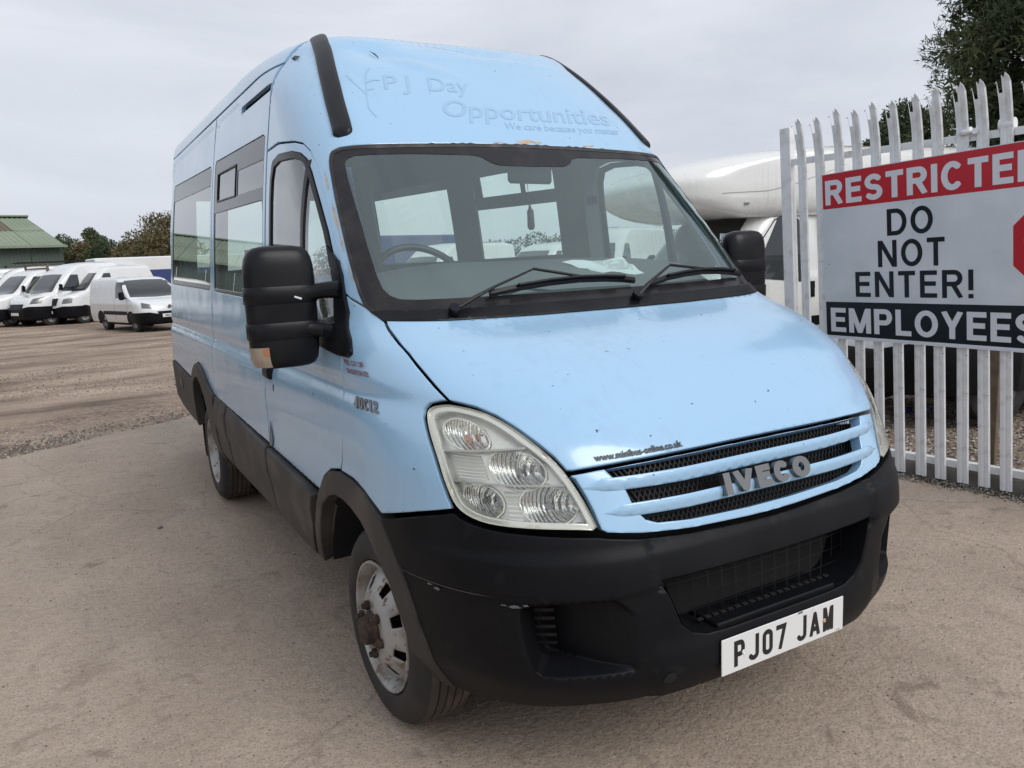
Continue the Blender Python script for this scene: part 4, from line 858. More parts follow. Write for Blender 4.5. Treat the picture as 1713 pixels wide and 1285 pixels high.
# --- wheels
def make_wheel(name, X, y, s, dished, steer=0):
    w = empty(name, (s*X, y, .345), steer); w.parent = bus
    tw_ = .205
    # axial coordinate: 0 at outer sidewall, negative = inboard (towards the van); mirrored by s
    A = lambda a: -a*s   # outer direction is s
    pr = [(-.030, .222), (-.012, .226), (.000, .240), (.006, .262), (.004, .290), (-.006, .315), (-.020, .331), (-.034, .339)]
    grooves = []
    xs = [-.034]; x = -.034
    tread = []
    for g in range(5):
        x0 = -.034-g*.030; tread += [(x0, .3445 if g else .339), (x0-.024, .345), (x0-.0245, .337), (x0-.0295, .337)]
    tread += [(-.186, .340), (-.200, .325), (-.208, .29), (-.205, .24), (-.19, .222)]
    mb = MB(); prof = pr+tread; mm = [0]*(len(pr)-1)+[1]*(len(tread)-4)+[0]*4; mb.lathe([(s*a, r) for a, r in prof], 72, mats=mm); mb.obj('tyre', ['tyre', 'tread'], w, True)
    mb = MB(); mb.lathe([(s*a, r) for a, r in [(-.006, .228), (.000, .226), (-.001, .219), (-.010, .213), (-.030, .208), (-.045, .200), (-.075, .196), (-.19, .196)]], 64); rim = mb.obj('wheel_rim', 'steel', w, True)
    # disc with eight slots
    if dished: pf = [(-.060, .200), (-.045, .190), (-.026, .168), (-.006, .142), (.010, .118), (.019, .100), (.020, .060)]
    else: pf = [(-.060, .200), (-.072, .185), (-.100, .150), (-.130, .118), (-.138, .100), (-.138, .060)]
    n = 96; V = []; F = []
    pr_ = np.array(pf); rr = []
    for i in range(len(pf)-1):
        for t in np.linspace(0, 1, 4, endpoint=False): rr.append(pr_[i]*(1-t)+pr_[i+1]*t)
    rr.append(pr_[-1])
    for a, r in rr:
        for k in range(n): t = 2*math.pi*k/n; V.append((s*a, r*math.cos(t), r*math.sin(t)))
    for i in range(len(rr)-1):
        rm = (rr[i][1]+rr[i+1][1])/2
        for k in range(n):
            ph = (k % 12)
            if .128 < rm < .176 and 3 <= ph < 7 and not ((rm < .133 or rm > .168) and ph in (3, 6)): continue
            F.append((i*n+k, i*n+(k+1) % n, (i+1)*n+(k+1) % n, (i+1)*n+k))
    d = mk('wheel_disc', V, F, 'steel', w); sm_ = d.modifiers.new('thickness', 'SOLIDIFY'); sm_.thickness = .006
    mb = MB(); mb.lathe([(s*-.08, .001), (s*-.08, .19)], 32); mb.obj('brake_drum', 'dark', w)
    ha = .018 if dished else -.138
    mb = MB(); mb.lathe([(s*(ha-.02), .064), (s*(ha+.012), .062), (s*(ha+.022), .050), (s*(ha+.045 if dished else ha+.06), .046), (s*(ha+.050 if dished else ha+.065), .030), (s*(ha+.051), .001)], 28); mb.obj('wheel_hub', 'rust', w, True)
    for k in range(6):
        t = 2*math.pi*(k+.25)/6; c = Vector((0, .082*math.cos(t), .082*math.sin(t))); mb = MB()
        mb.lathe([(s*(ha-.01), .021), (s*(ha+.004), .021), (s*(ha+.006), .017), (s*(ha+.022), .0165), (s*(ha+.025), .011), (s*(ha+.034), .0095), (s*(ha+.035), .001)], 6, c=c); mb.obj('wheel_nut', 'rust', w)
    return w
make_wheel('wheel', .955, .905, -1, True, math.radians(2)); make_wheel('wheel', .955, .905, 1, True, math.radians(2))
make_wheel('wheel', .985, 4.16, -1, False); make_wheel('wheel', .985, 4.16, 1, False)
for s in (-1, 1):
    mb = MB(); mb.lathe([(s*(.985-.23-a), r) for a, r in [(0, .22), (0, .30), (.02, .335), (.04, .345), (.17, .345), (.2, .32), (.2, .22)]], 48, c=(0, 4.16, .345)); mb.obj('inner_tyre', 'tyre', bus, True)

# --- cabin
mb = MB()
prof = [(.95, 1.36), (.98, 1.425), (1.10, 1.475), (1.22, 1.535), (1.32, 1.568), (1.42, 1.568), (1.50, 1.53), (1.53, 1.40), (1.50, 1.1), (1.6, .8)]
V = []; F = []; n = 17
for y, z in prof:
    for k in range(n):
        x = -.87+1.74*k/(n-1); q = abs(x)/.87; V.append((x, y+.10*q**3, z-.05*q**2.5+(.012*math.exp(-((x+.45)/.2)**2) if 1.2 < y < 1.5 else 0)))
for i in range(len(prof)-1):
    for k in range(n-1): F.append((i*n+k, i*n+k+1, (i+1)*n+k+1, (i+1)*n+k))
mk('dashboard', V, F, 'dash', bus)
c0 = Vector((-.46, 1.50, 1.485)); a1 = Vector((1, 0, 0)); a2 = Vector((0, .62, .785)); R_ = .205
mb = MB(); mb.tube([c0+a1*R_*math.cos(t)+a2*R_*math.sin(t) for t in np.linspace(0, 2*math.pi, 41)], .015, 8, caps=False)
mb.tube([c0-a1*R_, c0-a1*.05], .014, 6); mb.tube([c0+a1*R_, c0+a1*.05], .014, 6); mb.tube([c0-a2*R_, c0], .014, 6); mb.tube([c0-Vector((0, -.05, .04)), c0+Vector((0, .0, .0)), c0-Vector((0, .12, .10))], .05, 12)
mb.obj('steering_wheel', 'gloss', bus, True)
mb = MB(); mb.box((.025, 1.40, 1.930), (.24, .030, .080), R=Matrix.Rotation(.15, 3, 'Z'), bev=.012); mb.tube([(.02, 1.41, 1.95), (.0, 1.41, 2.00)], .010, 8); mb.obj('interior_mirror', 'gloss', bus)
mb = MB(); mb.box((0, 2.9, 2.50), (1.50, 1.6, .03)); mb.box((0, 4.8, 2.52), (1.50, 2.2, .03)); mb.obj('ceiling_lining', 'liner', bus)
mb = MB(); 
for x in (-.85, .85): mb.box((x, 2.14, 1.55), (.09, .14, .7), Matrix.Rotation(-.11*x/.85, 3, 'Y')); mb.box((x*.935, 2.14, 2.10), (.08, .14, .5), Matrix.Rotation(-.13*x/.85, 3, 'Y'))
mb.box((0, 2.15, 2.36), (1.50, .10, .24)); mb.obj('cab_pillar_lining', 'liner', bus)
for x in (-.46, .25, .62):
    mb = MB(); mb.box((x, 1.98, .98), (.44, .46, .14), bev=.04); mb.box((x, 2.10, 1.22), (.42, .12, .50), bev=.04); mb.obj('cab_seat', 'liner', bus)

pp = [Vector((.150, 1.369, 1.545)), Vector((.425, 1.290, 1.548)), Vector((.47, 1.195, 1.478)), Vector((.285, 1.30, 1.492))]
pc = [(1-i/6)*(1-j/4)*pp[0]+(i/6)*(1-j/4)*pp[1]+(i/6)*(j/4)*pp[2]+(1-i/6)*(j/4)*pp[3] for j in range(5) for i in range(7)]
pp = [Vector(CAMLOC)+(p-Vector(CAMLOC))*.955 for p in pp]
pc = [(1-i/6)*(1-j/4)*pp[0]+(i/6)*(1-j/4)*pp[1]+(i/6)*(j/4)*pp[2]+(1-i/6)*(j/4)*pp[3] for j in range(5) for i in range(7)]
pc = [p+Vector((0, 0, .008+.006*math.sin(i*1.3))) for i, p in enumerate(pc)]
pap = mk('paper_sheet', pc, [(j*7+i, j*7+i+1, j*7+i+8, j*7+i+7) for j in range(4) for i in range(6)], 'paper', None)
tag(pap, 'white printed sheet of paper lying on the dashboard behind the windscreen', 'paper')
V = []; F = []
for j in range(11):
    a = .2+.62*j/10
    for c in range(9):
        if rng.random() < .25: continue
        b0, b1 = .40+c*.06, .40+c*.06+.048
        pt = lambda b, v: Vector((1-b)*(1-v)*pp[0]+b*(1-v)*pp[1]+b*v*pp[2]+(1-b)*v*pp[3])+Vector((0, -.0015, .0165))
        k = len(V); V += [pt(b0, a), pt(b1, a), pt(b1, a+.02), pt(b0, a+.02)]; F.append((k, k+1, k+2, k+3))
mk('print_lines', V, F, 'scuff', pap, False)
mb = MB(); mb.tube([(.0, 1.385, 1.90), (.0, 1.375, 1.80)], .0015, 4); mb.tube([(0, 1.372, 1.80), (0, 1.370, 1.785), (0, 1.368, 1.775), (0, 1.366, 1.705), (0, 1.366, 1.695)], [.004, .007, .014, .016, .010], 10)
tag(mb.obj('hanging_ornament', 'gloss', None, True), 'small dark bottle shaped ornament hanging from the interior mirror', 'ornament')

# ================================================================ ground
def gz(x, y):
    """level concrete, yard falling gently away"""
    return -.018 - .205*sst(8, 26, np.asarray(y, float)) - .02*sst(3.2, 4.5, np.asarray(x, float))
gx = np.unique(np.concatenate([np.linspace(-400, -30, 14), np.linspace(-30, 30, 121), np.linspace(30, 400, 14)])); gy = np.unique(np.concatenate([np.linspace(-60, -4, 8), np.linspace(-4, 40, 120), np.linspace(40, 900, 16)]))
GX, GY = np.meshgrid(gx, gy); hz_ = .02*np.sin(GX*.9+GY*.35)*np.sin(GY*.8-GX*.2) + rng.normal(0, .003, GX.shape)
edge_y = lambda x: 8.2+.603*x                       # far edge of the concrete apron
inside = (GY < edge_y(GX)+.6) & (GX < 3.15)
GZ = gz(GX, GY) + np.where(inside, -.03, hz_*.6)
GZ = np.where((GX > 3.2), -.075+hz_*.5-.2*sst(10, 26, GY), GZ)
V = np.stack([GX, GY, GZ], -1).reshape(-1, 3); nx, ny = len(gx), len(gy)
F = [(j*nx+i, j*nx+i+1, (j+1)*nx+i+1, (j+1)*nx+i) for j in range(ny-1) for i in range(nx-1)]
def ground_mat():
    m = bpy.data.materials.new('yard_ground'); m.use_nodes = True; t = m.node_tree; b = t.nodes['Principled BSDF']; b.inputs['Roughness'].default_value = .92
    c = nd(t, 'ShaderNodeTexCoord'); L = t.links.new
    mpn = nd(t, 'ShaderNodeMapping'); mpn.inputs['Rotation'].default_value = (0, 0, .12); mpn.inputs['Scale'].default_value = (.34, .75, 1); L(c.outputs['Object'], mpn.inputs[0])
    a = nd(t, 'ShaderNodeTexNoise', Scale=1.0, Detail=8.0, Roughness=.62); L(mpn.outputs[0], a.inputs[0])
    r = nd(t, 'ShaderNodeValToRGB'); e = r.color_ramp; e.elements[0].position = .34; e.elements[0].color = (.140, .100, .074, 1); e.elements[1].position = .66; e.elements[1].color = (.45, .350, .265, 1)
    k = e.elements.new(.50); k.color = (.33, .246, .184, 1); L(a.outputs[0], r.inputs[0])
    g = nd(t, 'ShaderNodeTexVoronoi', Scale=26.0); L(c.outputs['Object'], g.inputs[0])
    hs = nd(t, 'ShaderNodeMapRange'); hs.inputs[1].default_value = 0; hs.inputs[2].default_value = 1; hs.inputs[3].default_value = .55; hs.inputs[4].default_value = 1.45
    sp = nd(t, 'ShaderNodeSeparateColor'); L(g.outputs['Color'], sp.inputs[0]); L(sp.outputs[0], hs.inputs[0])
    st = nd(t, 'ShaderNodeTexNoise', Scale=.45, Detail=4.0); L(c.outputs['Object'], st.inputs[0])
    s2 = nd(t, 'ShaderNodeMapRange'); s2.inputs[1].default_value = .40; s2.inputs[2].default_value = .60; L(st.outputs[0], s2.inputs[0])
    v = nd(t, 'ShaderNodeVectorMath', operation='SCALE'); L(r.outputs[0], v.inputs[0]); L(hs.outputs[0], v.inputs['Scale'])
    mx = nd(t, 'ShaderNodeMix', data_type='RGBA'); L(s2.outputs[0], mx.inputs[0]); L(r.outputs[0], mx.inputs[6]); L(v.outputs[0], mx.inputs[7])
    L(mx.outputs[2], b.inputs['Base Color'])
    n2 = nd(t, 'ShaderNodeTexNoise', Scale=22.0, Detail=8.0); L(c.outputs['Object'], n2.inputs[0])
    ad = nd(t, 'ShaderNodeMath', operation='ADD'); L(n2.outputs[0], ad.inputs[0]); L(g.outputs['Distance'], ad.inputs[1])
    u = nd(t, 'ShaderNodeBump', Strength=.8, Distance=.03); L(ad.outputs[0], u.inputs['Height']); L(u.outputs[0], b.inputs['Normal'])
    return m
tag(mk('ground', V, F, ground_mat()), kind='structure')
def concrete_mat():
    m = bpy.data.materials.new('pinkish_worn_concrete'); m.use_nodes = True; t = m.node_tree; b = t.nodes['Principled BSDF']; b.inputs['Roughness'].default_value = .86
    c = nd(t, 'ShaderNodeTexCoord'); L = t.links.new
    def noise(sc, det, lo, hi, a=0, bb=1, scale=None, dist=0):
        n = nd(t, 'ShaderNodeTexNoise', Scale=sc, Detail=det); n.inputs['Distortion'].default_value = dist
        if scale: mpn = nd(t, 'ShaderNodeMapping'); mpn.inputs['Scale'].default_value = scale; mpn.inputs['Rotation'].default_value = (0, 0, .5); L(c.outputs['Object'], mpn.inputs[0]); L(mpn.outputs[0], n.inputs[0])
        else: L(c.outputs['Object'], n.inputs[0])
        r = nd(t, 'ShaderNodeMapRange'); r.inputs[1].default_value = lo; r.inputs[2].default_value = hi; r.inputs[3].default_value = a; r.inputs[4].default_value = bb; L(n.outputs[0], r.inputs[0]); return r.outputs[0], n.outputs[0]
    def mixc(f, a, bb):
        x = nd(t, 'ShaderNodeMix', data_type='RGBA'); L(f, x.inputs[0])
        if isinstance(a, tuple): x.inputs[6].default_value = (*a, 1)
        else: L(a, x.inputs[6])
        x.inputs[7].default_value = (*bb, 1); return x.outputs[2]
    f1, _ = noise(1.4, 8.0, .30, .75, scale=(1, .45, 1)); col = mixc(f1, (.455, .362, .280), (.335, .263, .203))
    f2, _ = noise(3.2, 6.0, .52, .72, 0, .55); col = mixc(f2, col, (.50, .40, .31))
    f3, _ = noise(7.0, 8.0, .60, .74, 0, .6, dist=.8); col = mixc(f3, col, (.21, .155, .118))
    f4, _ = noise(120.0, 4.0, .54, .64, 0, .75); col = mixc(f4, col, (.17, .13, .108))
    f5, _ = noise(70.0, 3.0, .60, .70, 0, .8); col = mixc(f5, col, (.52, .46, .40))
    f6, _ = noise(24.0, 8.0, .48, .66, 0, .30); col = mixc(f6, col, (.20, .155, .13))
    # oil and tyre stains
    f7, _ = noise(1.1, 6.0, .62, .74, 0, .30, dist=2.5); col = mixc(f7, col, (.12, .088, .068))
    # worn joints and cracks
    def line(rot, sc, w, loc=(0, 0, 0)):
        mpn = nd(t, 'ShaderNodeMapping'); mpn.inputs['Rotation'].default_value = (0, 0, rot); mpn.inputs['Location'].default_value = loc; L(c.outputs['Object'], mpn.inputs[0])
        wv = nd(t, 'ShaderNodeTexWave', Scale=sc, Distortion=.25, Detail=5.0); wv.inputs['Detail Scale'].default_value = 3.0; L(mpn.outputs[0], wv.inputs[0])
        r = nd(t, 'ShaderNodeMapRange'); r.inputs[1].default_value = w; r.inputs[2].default_value = 0; r.inputs[4].default_value = .55; L(wv.outputs[1], r.inputs[0]); return r.outputs[0]
    vo = nd(t, 'ShaderNodeTexVoronoi', Scale=.42, feature='DISTANCE_TO_EDGE'); dn = nd(t, 'ShaderNodeTexNoise', Scale=2.2, Detail=8.0); L(c.outputs['Object'], dn.inputs[0])
    mv = nd(t, 'ShaderNodeMix', data_type='VECTOR'); mv.inputs[0].default_value = .22; L(c.outputs['Object'], mv.inputs[4]); L(dn.outputs['Color'], mv.inputs[5]); L(mv.outputs[1], vo.inputs[0])
    rc = nd(t, 'ShaderNodeMapRange'); rc.inputs[1].default_value = .0035; rc.inputs[2].default_value = 0; rc.inputs[4].default_value = .28; L(vo.outputs['Distance'], rc.inputs[0]); col = mixc(rc.outputs[0], col, (.12, .09, .07))
    f9, _ = noise(2.6, 7.0, .64, .70, 0, .5, dist=1.2); col = mixc(f9, col, (.16, .115, .085))
    L(col, b.inputs['Base Color'])
    n = nd(t, 'ShaderNodeTexNoise', Scale=48.0, Detail=9.0); L(c.outputs['Object'], n.inputs[0]); n9 = nd(t, 'ShaderNodeTexNoise', Scale=6.0, Detail=4.0); L(c.outputs['Object'], n9.inputs[0])
    u = nd(t, 'ShaderNodeBump', Strength=.7, Distance=.007); L(n.outputs[0], u.inputs['Height']); u2 = nd(t, 'ShaderNodeBump', Strength=.35, Distance=.02); L(n9.outputs[0], u2.inputs['Height']); L(u.outputs[0], u2.inputs['Normal']); L(u2.outputs[0], b.inputs['Normal'])
    return m
CM = concrete_mat()
ed = [(x, float(edge_y(x))+.03*math.sin(x*7.3)+.02*math.sin(x*17.1)+rng.normal(0, .008)) for x in np.arange(-14, 2.96, .12)]
poly = [(-14, -8), (3.4, -8)] + [(3.395, -1.2)] + [(2.98, 1.90), (2.96, 9.9)] + ed[::-1]
P2, T2 = cdt(densify(poly, .5), [], [(x, y) for x in np.arange(-13.5, 3, .5) for y in np.arange(-7.5, 9.5, .5) if inpoly([(x, y)], poly)[0]])
n = len(P2); V = [(x, y, 0) for x, y in P2] + [(x, y, -.07) for x, y in P2]; F = [tuple(t) for t in T2] + [(b, a, a+n, b+n) for a, b in bedges(T2)]
tag(mk('concrete_apron', V, F, CM, None, False), kind='structure')

# loose stones
def stones(name, pts, smin, smax, m='stone', seed=3):
    r = np.random.default_rng(seed); n = len(pts)
    o = np.array([(1, 0, 0), (0, 1, 0), (-1, 0, 0), (0, -1, 0), (0, 0, 1), (0, 0, -1)], float)
    s_ = r.uniform(smin, smax, n)[:, None, None]; k = r.uniform(.55, 1.15, (n, 6, 3)); V = o[None]*k*s_*np.array([1, 1, .7]); a = r.uniform(0, 6.28, n); c, q = np.cos(a)[:, None], np.sin(a)[:, None]
    x = V[..., 0]*c-V[..., 1]*q; y = V[..., 0]*q+V[..., 1]*c; z = V[..., 2]+V[..., 0]*r.uniform(-.4, .4, (n, 1))
    V = np.stack([x, y, z], -1)+np.array(pts)[:, None]; F = np.array([(0, 1, 4), (1, 2, 4), (2, 3, 4), (3, 0, 4), (1, 0, 5), (2, 1, 5), (3, 2, 5), (0, 3, 5)])
    F = (F[None]+np.arange(n)[:, None, None]*6).reshape(-1, 3); me = bpy.data.meshes.new(name); me.from_pydata(V.reshape(-1, 3).tolist(), [], F.tolist()); 
    tint = r.uniform(0, 1, n).repeat(6); at = me.attributes.new('tint', 'FLOAT', 'POINT'); at.data.foreach_set('value', tint.astype(np.float32))
    me.materials.append(M[m]); ob = bpy.data.objects.new(name, me); COL.objects.link(ob); ob['kind'] = 'stuff'; return ob
def stone_mat():
    m = M['stone']; t = m.node_tree; b = t.nodes['Principled BSDF']; a = nd(t, 'ShaderNodeAttribute', attribute_name='tint'); r = nd(t, 'ShaderNodeValToRGB'); e = r.color_ramp
    e.elements[0].color = (.11, .095, .085, 1); e.elements[1].color = (.48, .44, .40, 1); k = e.elements.new(.55); k.color = (.27, .225, .185, 1); t.links.new(a.outputs['Fac'], r.inputs[0]); t.links.new(r.outputs[0], b.inputs['Base Color'])
stone_mat()
pts = []
while len(pts) < 17000:
    x = 3.2+abs(rng.normal(0, 2.6)); y = rng.uniform(-.8, 9.5)
    pts.append((x, y, -.070-.004*rng.random()-.2*float(sst(10, 26, y))))
stones('gravel', pts, .009, .024)
pts = []
while len(pts) < 12000:
    x = rng.uniform(-8, 2.9); d = abs(rng.normal(0, 1.1)) if rng.random() < .5 else rng.uniform(0, 9); y = float(edge_y(x))+.03+d
    if math.sin(x*1.1+y*.7)+math.sin(y*1.7-x*.6) + rng.normal(0, .7) > .15 or d < .12: pts.append((x, y, float(gz(x, y))+.004))
stones('gravel', pts, .006, .020, seed=5)
pts = [(rng.uniform(-6, 3), rng.uniform(-1.5, 7), .002) for _ in range(7000)]
stones('loose_grit', pts, .0016, .0062, seed=8)

# ================================================================ fence and sign
FA = np.array([3.026, 1.68, 0.]); FD = np.array([.134, -.991, 0.]); FN = np.array([-.991, -.134, 0.])
def fp(s, z, o=0.0): return FA + FD*(s-.045*max(0, z)) + FN*o + np.array([0, 0, z])
fence = empty('palisade_fence', tuple(FA), label='white steel palisade fence with split pointed tops on a low concrete board', cat='fence')
inv = Matrix.Translation(-Vector(FA))
def loc(p): return tuple(np.asarray(p)-FA)
def picket_mesh():
    # W section, bent outward at the top and cut to a split point
    sec = [(-.036, .000), (-.029, .009), (-.010, .009), (0, .004), (.010, .009), (.029, .009), (.036, .000)]
    zs = [.03, .8, 1.6, 2.12, 2.22, 2.30, 2.36, 2.42, 2.455]; V = []; F = []
    for z in zs:
        fwd = .050*max(0, (z-2.15)/.30)**1.6
        for k, (x, d) in enumerate(sec):
            zz = z
            if z > 2.44: zz = 2.455 + (-.045, -.035, .0, -.018, .012, -.01, -.035)[k]
            sp = -.007*max(0, (z-2.30)/.15) if k < 2 else .0
            V.append(loc(fp(x+sp, zz, d+fwd)))
    m = len(sec)
    for i in range(len(zs)-1):
        for k in range(m-1):
            if i >= len(zs)-3 and k == 1: continue
            F.append((i*m+k, i*m+k+1, (i+1)*m+k+1, (i+1)*m+k))
    me = bpy.data.meshes.new('picket'); me.from_pydata(V, [], F); me.materials.append(M['fence']); return me
pm = picket_mesh()
for k in range(-5, 14):
    o = bpy.data.objects.new('picket', pm); COL.objects.link(o); o.parent = fence; j = rng.normal(0, .004)
    s0 = .009+.1335*k; o.location = tuple(FD*(s0+j)); o.scale = (1, 1, 1+.0015*k+rng.normal(0, .004)); o.rotation_euler = (rng.normal(0, .004), 0, rng.normal(0, .03))
    md = o.modifiers.new('thickness', 'SOLIDIFY'); md.thickness = .003
Rf = Matrix(((FD[0], FN[0], 0), (FD[1], FN[1], 0), (0, 0, 1)))
def rail(z, name='rail'):
    mb = MB(); a, b = loc(fp(-.80, z, -.012)), loc(fp(1.95, z+.03, -.012)); c = (Vector(a)+Vector(b))/2; L = (Vector(b)-Vector(a)).length
    mb.box(c, (L, .006, .045), Rf, bev=.001); mb.box(c+Rf @ Vector((0, -.022, .02)), (L, .044, .006), Rf); return mb.obj(name, 'fence', fence)
rail(2.155); rail(.125)
for s_ in (-.80, 1.90):
    mb = MB(); c = Vector(loc(fp(s_, 1.19, -.03))); mb.box(c, (.085, .06, 2.46), Rf @ Matrix.Rotation(-.045, 3, 'Y'), bev=.004); mb.obj('fence_post', 'fence', fence)
mb = MB(); c = Vector(loc(fp(-.69, 1.16, -.05))); mb.box(c, (.05, .006, 1.75), Rf @ Matrix.Rotation(-.045, 3, 'Y')); o = mb.obj('bracing_plate', mat('flaking_cream_paint', (.56, .52, .42), .7, noise=[(16.0, (.12, .07, .04), .56, .64), (5.0, (.42, .38, .30), .4, .7)]), fence)
mb = MB()
for z, s0, s1 in ((2.20, .40, .50),):
    mb.tube([loc(fp(s_, z, .0+.03*math.sin(s_*90))) for s_ in np.linspace(s0, s1, 12)], .018, 8)
mb.tube([loc(fp(s_, 2.20, -.02)) for s_ in (.395, .46)], .034, 12); mb.obj('gate_hinge', 'fence', fence, True); mb = MB(); mb.tube([loc(fp(s_, 2.215, -.02)) for s_ in (.62, .70)], .036, 12); mb.obj('gate_hinge', 'fence', fence, True)
mb = MB(); c = (Vector(loc(fp(-.8, .03, -.03)))+Vector(loc(fp(1.95, .03, -.03))))/2; mb.box(c, (2.80, .055, .16), Rf, bev=.006); gb = mb.obj('concrete_board', 'kerb', fence)
# weeds and grit along the foot of the fence
r = np.random.default_rng(4); pts = []
for _ in range(2600):
    s_ = r.uniform(-.9, 1.9); o_ = abs(r.normal(0, .045))+.002; p = FA+FD*s_+FN*(o_); pts.append((p[0], p[1], .002+.028*math.exp(-o_/.04)*r.random()))
stones('fence_foot_grit', pts, .003, .013, 'stone', 9)
V = []; F = []
for _ in range(1500):
    s_ = r.uniform(.15, 1.9) ; o_ = abs(r.normal(0, .028))+.004
    if math.sin(s_*9)+math.sin(s_*23) < r.normal(0, .8): continue
    p = FA+FD*s_+FN*o_; a = r.uniform(0, 6.28); h = r.uniform(.008, .032); w = .006; k = len(V); dx, dy = math.cos(a)*w, math.sin(a)*w; lx, ly = r.normal(0, .012), r.normal(0, .012)
    V += [(p[0]-dx, p[1]-dy, .001), (p[0]+dx, p[1]+dy, .001), (p[0]+lx+dx*.3, p[1]+ly+dy*.3, h)]; F.append((k, k+1, k+2))
tag(mk('weeds', V, F, 'moss', None, False), kind='stuff')

SGN = np.array([[-.587, 2.052], [.671, 2.106], [-.526, .930], [.731, .908]])
def sg(a, b, o=0.0):
    a = np.asarray(a, float)[..., None]; b = np.asarray(b, float)[..., None]; q = (1-a)*(1-b)*SGN[0]+a*(1-b)*SGN[1]+(1-a)*b*SGN[2]+a*b*SGN[3]
    return FA + FD*q[..., :1] + FN*(.035+np.asarray(o)) + np.array([0, 0, 1.])*q[..., 1:]
sign = empty('warning_sign', tuple(FA), label='red, white and black DO NOT ENTER sign board fixed to the white fence', cat='sign')
def sgobj(name, P_, T_, m, o0, th, par=sign):
    V, F = raise_mesh(lambda p, hh: sg(p[:, 0], p[:, 1], o0+hh)-FA, P_, T_, th); F = [f[::-1] for f in F]; return mk(name, V, F, m, par, False)
def rect(a0, a1, b0, b1): P_ = np.array([(a0, b0), (a1, b0), (a1, b1), (a0, b1)], float); return P_, np.array([(0, 1, 2), (0, 2, 3)])
AE = 1.93
sgobj('board', *rect(0, AE, 0, 1), 'signw', -.006, .006)
sgobj('red_band', *rect(.004, AE-.004, .004, .213), 'signr', 0, .0006); sgobj('black_band', *rect(.003, AE-.003, .783, .992), 'signk', 0, .0006)
sgobj('board_edge', *rect(-.004, AE+.004, 1.0, 1.012), 'signl', -.008, .012)
def sgword(name, word, a0, a1, b0, b1, t, m, gap=.14, wd=None, o=.0010):
    P_, T_ = stroke_word(word, a1-a0, 1.0, t, gap, wd); P_[:, 0] += a0; P_[:, 1] = b1-(b1-b0)*P_[:, 1]; return sgobj(name, P_, T_, m, o, .0004)
sgword('lettering', 'RESTRICTED', .020, 1.080, .042, .190, .205, 'signl', .12)
sgword('lettering', 'DO', .362, .595, .252, .401, .165, 'signk', .14)
sgword('lettering', 'NOT', .310, .650, .426, .577, .165, 'signk', .16)
sgword('lettering', 'ENTER!', .181, .782, .602, .750, .165, 'signk', .17)
sgword('lettering', 'EMPLOYEES', .030, 1.062, .820, .968, .190, 'signl', .12)
oc, ob_ = 1.168, .4925; P_ = np.array([(oc+.2305*math.cos(math.radians(22.5+45*k)), ob_+.2515*math.sin(math.radians(22.5+45*k))) for k in range(8)]); sgobj('stop_octagon', P_, np.array([(0, i, i+1) for i in range(1, 7)]), 'signr', 0, .0006)
sgword('lettering', 'STOP', 1.0, 1.336, .435, .55, .16, 'signl', .13)
for a, b in ((.5, .232), (.41, .012), (.03, .55), (1.5, .5)):
    c = sg(a, b, .001)-FA; mb = MB(); mb.box(c, (.006, .004, .006), Rf); mb.obj('sign_fixing', 'greymetal', sign)

# ================================================================ background vehicles
VANK = [(.2, .15, .90, .7, 3), (.35, .03, .97, .7, 3.5), (.6, 0, 1.0, .7, 3.6), (.9, .06, 1.02, .8, 3.5), (1.05, .16, 1.02, .9, 4), (1.15, .35, 1.02, 1.0, 5), (1.25, .70, 1.0, 1.15, 6), (1.35, .95, .99, 1.3, 7), (1.6, 1.2, .97, 1.5, 8), (1.9, 1.5, .93, 1.8, 8), (2.1, 1.75, .90, 2.0, 7), (2.3, 2.05, .87, 2.35, 5), (2.42, 2.4, .82, 2.8, 4), (2.48, 3.0, .6, 3.6, 3), (2.5, 3.6, .3, 4.2, 3)]
SPRK = [(.2, .15, .90, .7, 3), (.35, .03, .95, .7, 3.5), (.6, 0, .98, .7, 3.6), (.9, .03, .99, .8, 3.6), (1.08, .10, .99, .9, 4), (1.18, .35, .98, 1.0, 5), (1.30, .85, .97, 1.25, 6), (1.40, 1.1, .96, 1.4, 7), (1.7, 1.4, .93, 1.7, 8), (2.0, 1.75, .88, 2.0, 7), (2.2, 2.1, .83, 2.4, 5), (2.28, 2.6, .7, 3.0, 4), (2.31, 3.2, .3, 4, 3)]
CARK = [(.2, .10, .80, .6, 3), (.35, .02, .86, .6, 3.5), (.6, 0, .90, .6, 3.6), (.8, .04, .90, .65, 3.5), (.9, .12, .90, .7, 4), (1.0, .40, .89, .8, 5), (1.08, .80, .88, 1.05, 6), (1.15, 1.0, .87, 1.2, 7), (1.4, 1.35, .84, 1.55, 8), (1.6, 1.7, .80, 1.85, 7), (1.72, 2.0, .75, 2.2, 5), (1.78, 2.4, .6, 2.8, 4), (1.81, 3, .3, 3.4, 3)]
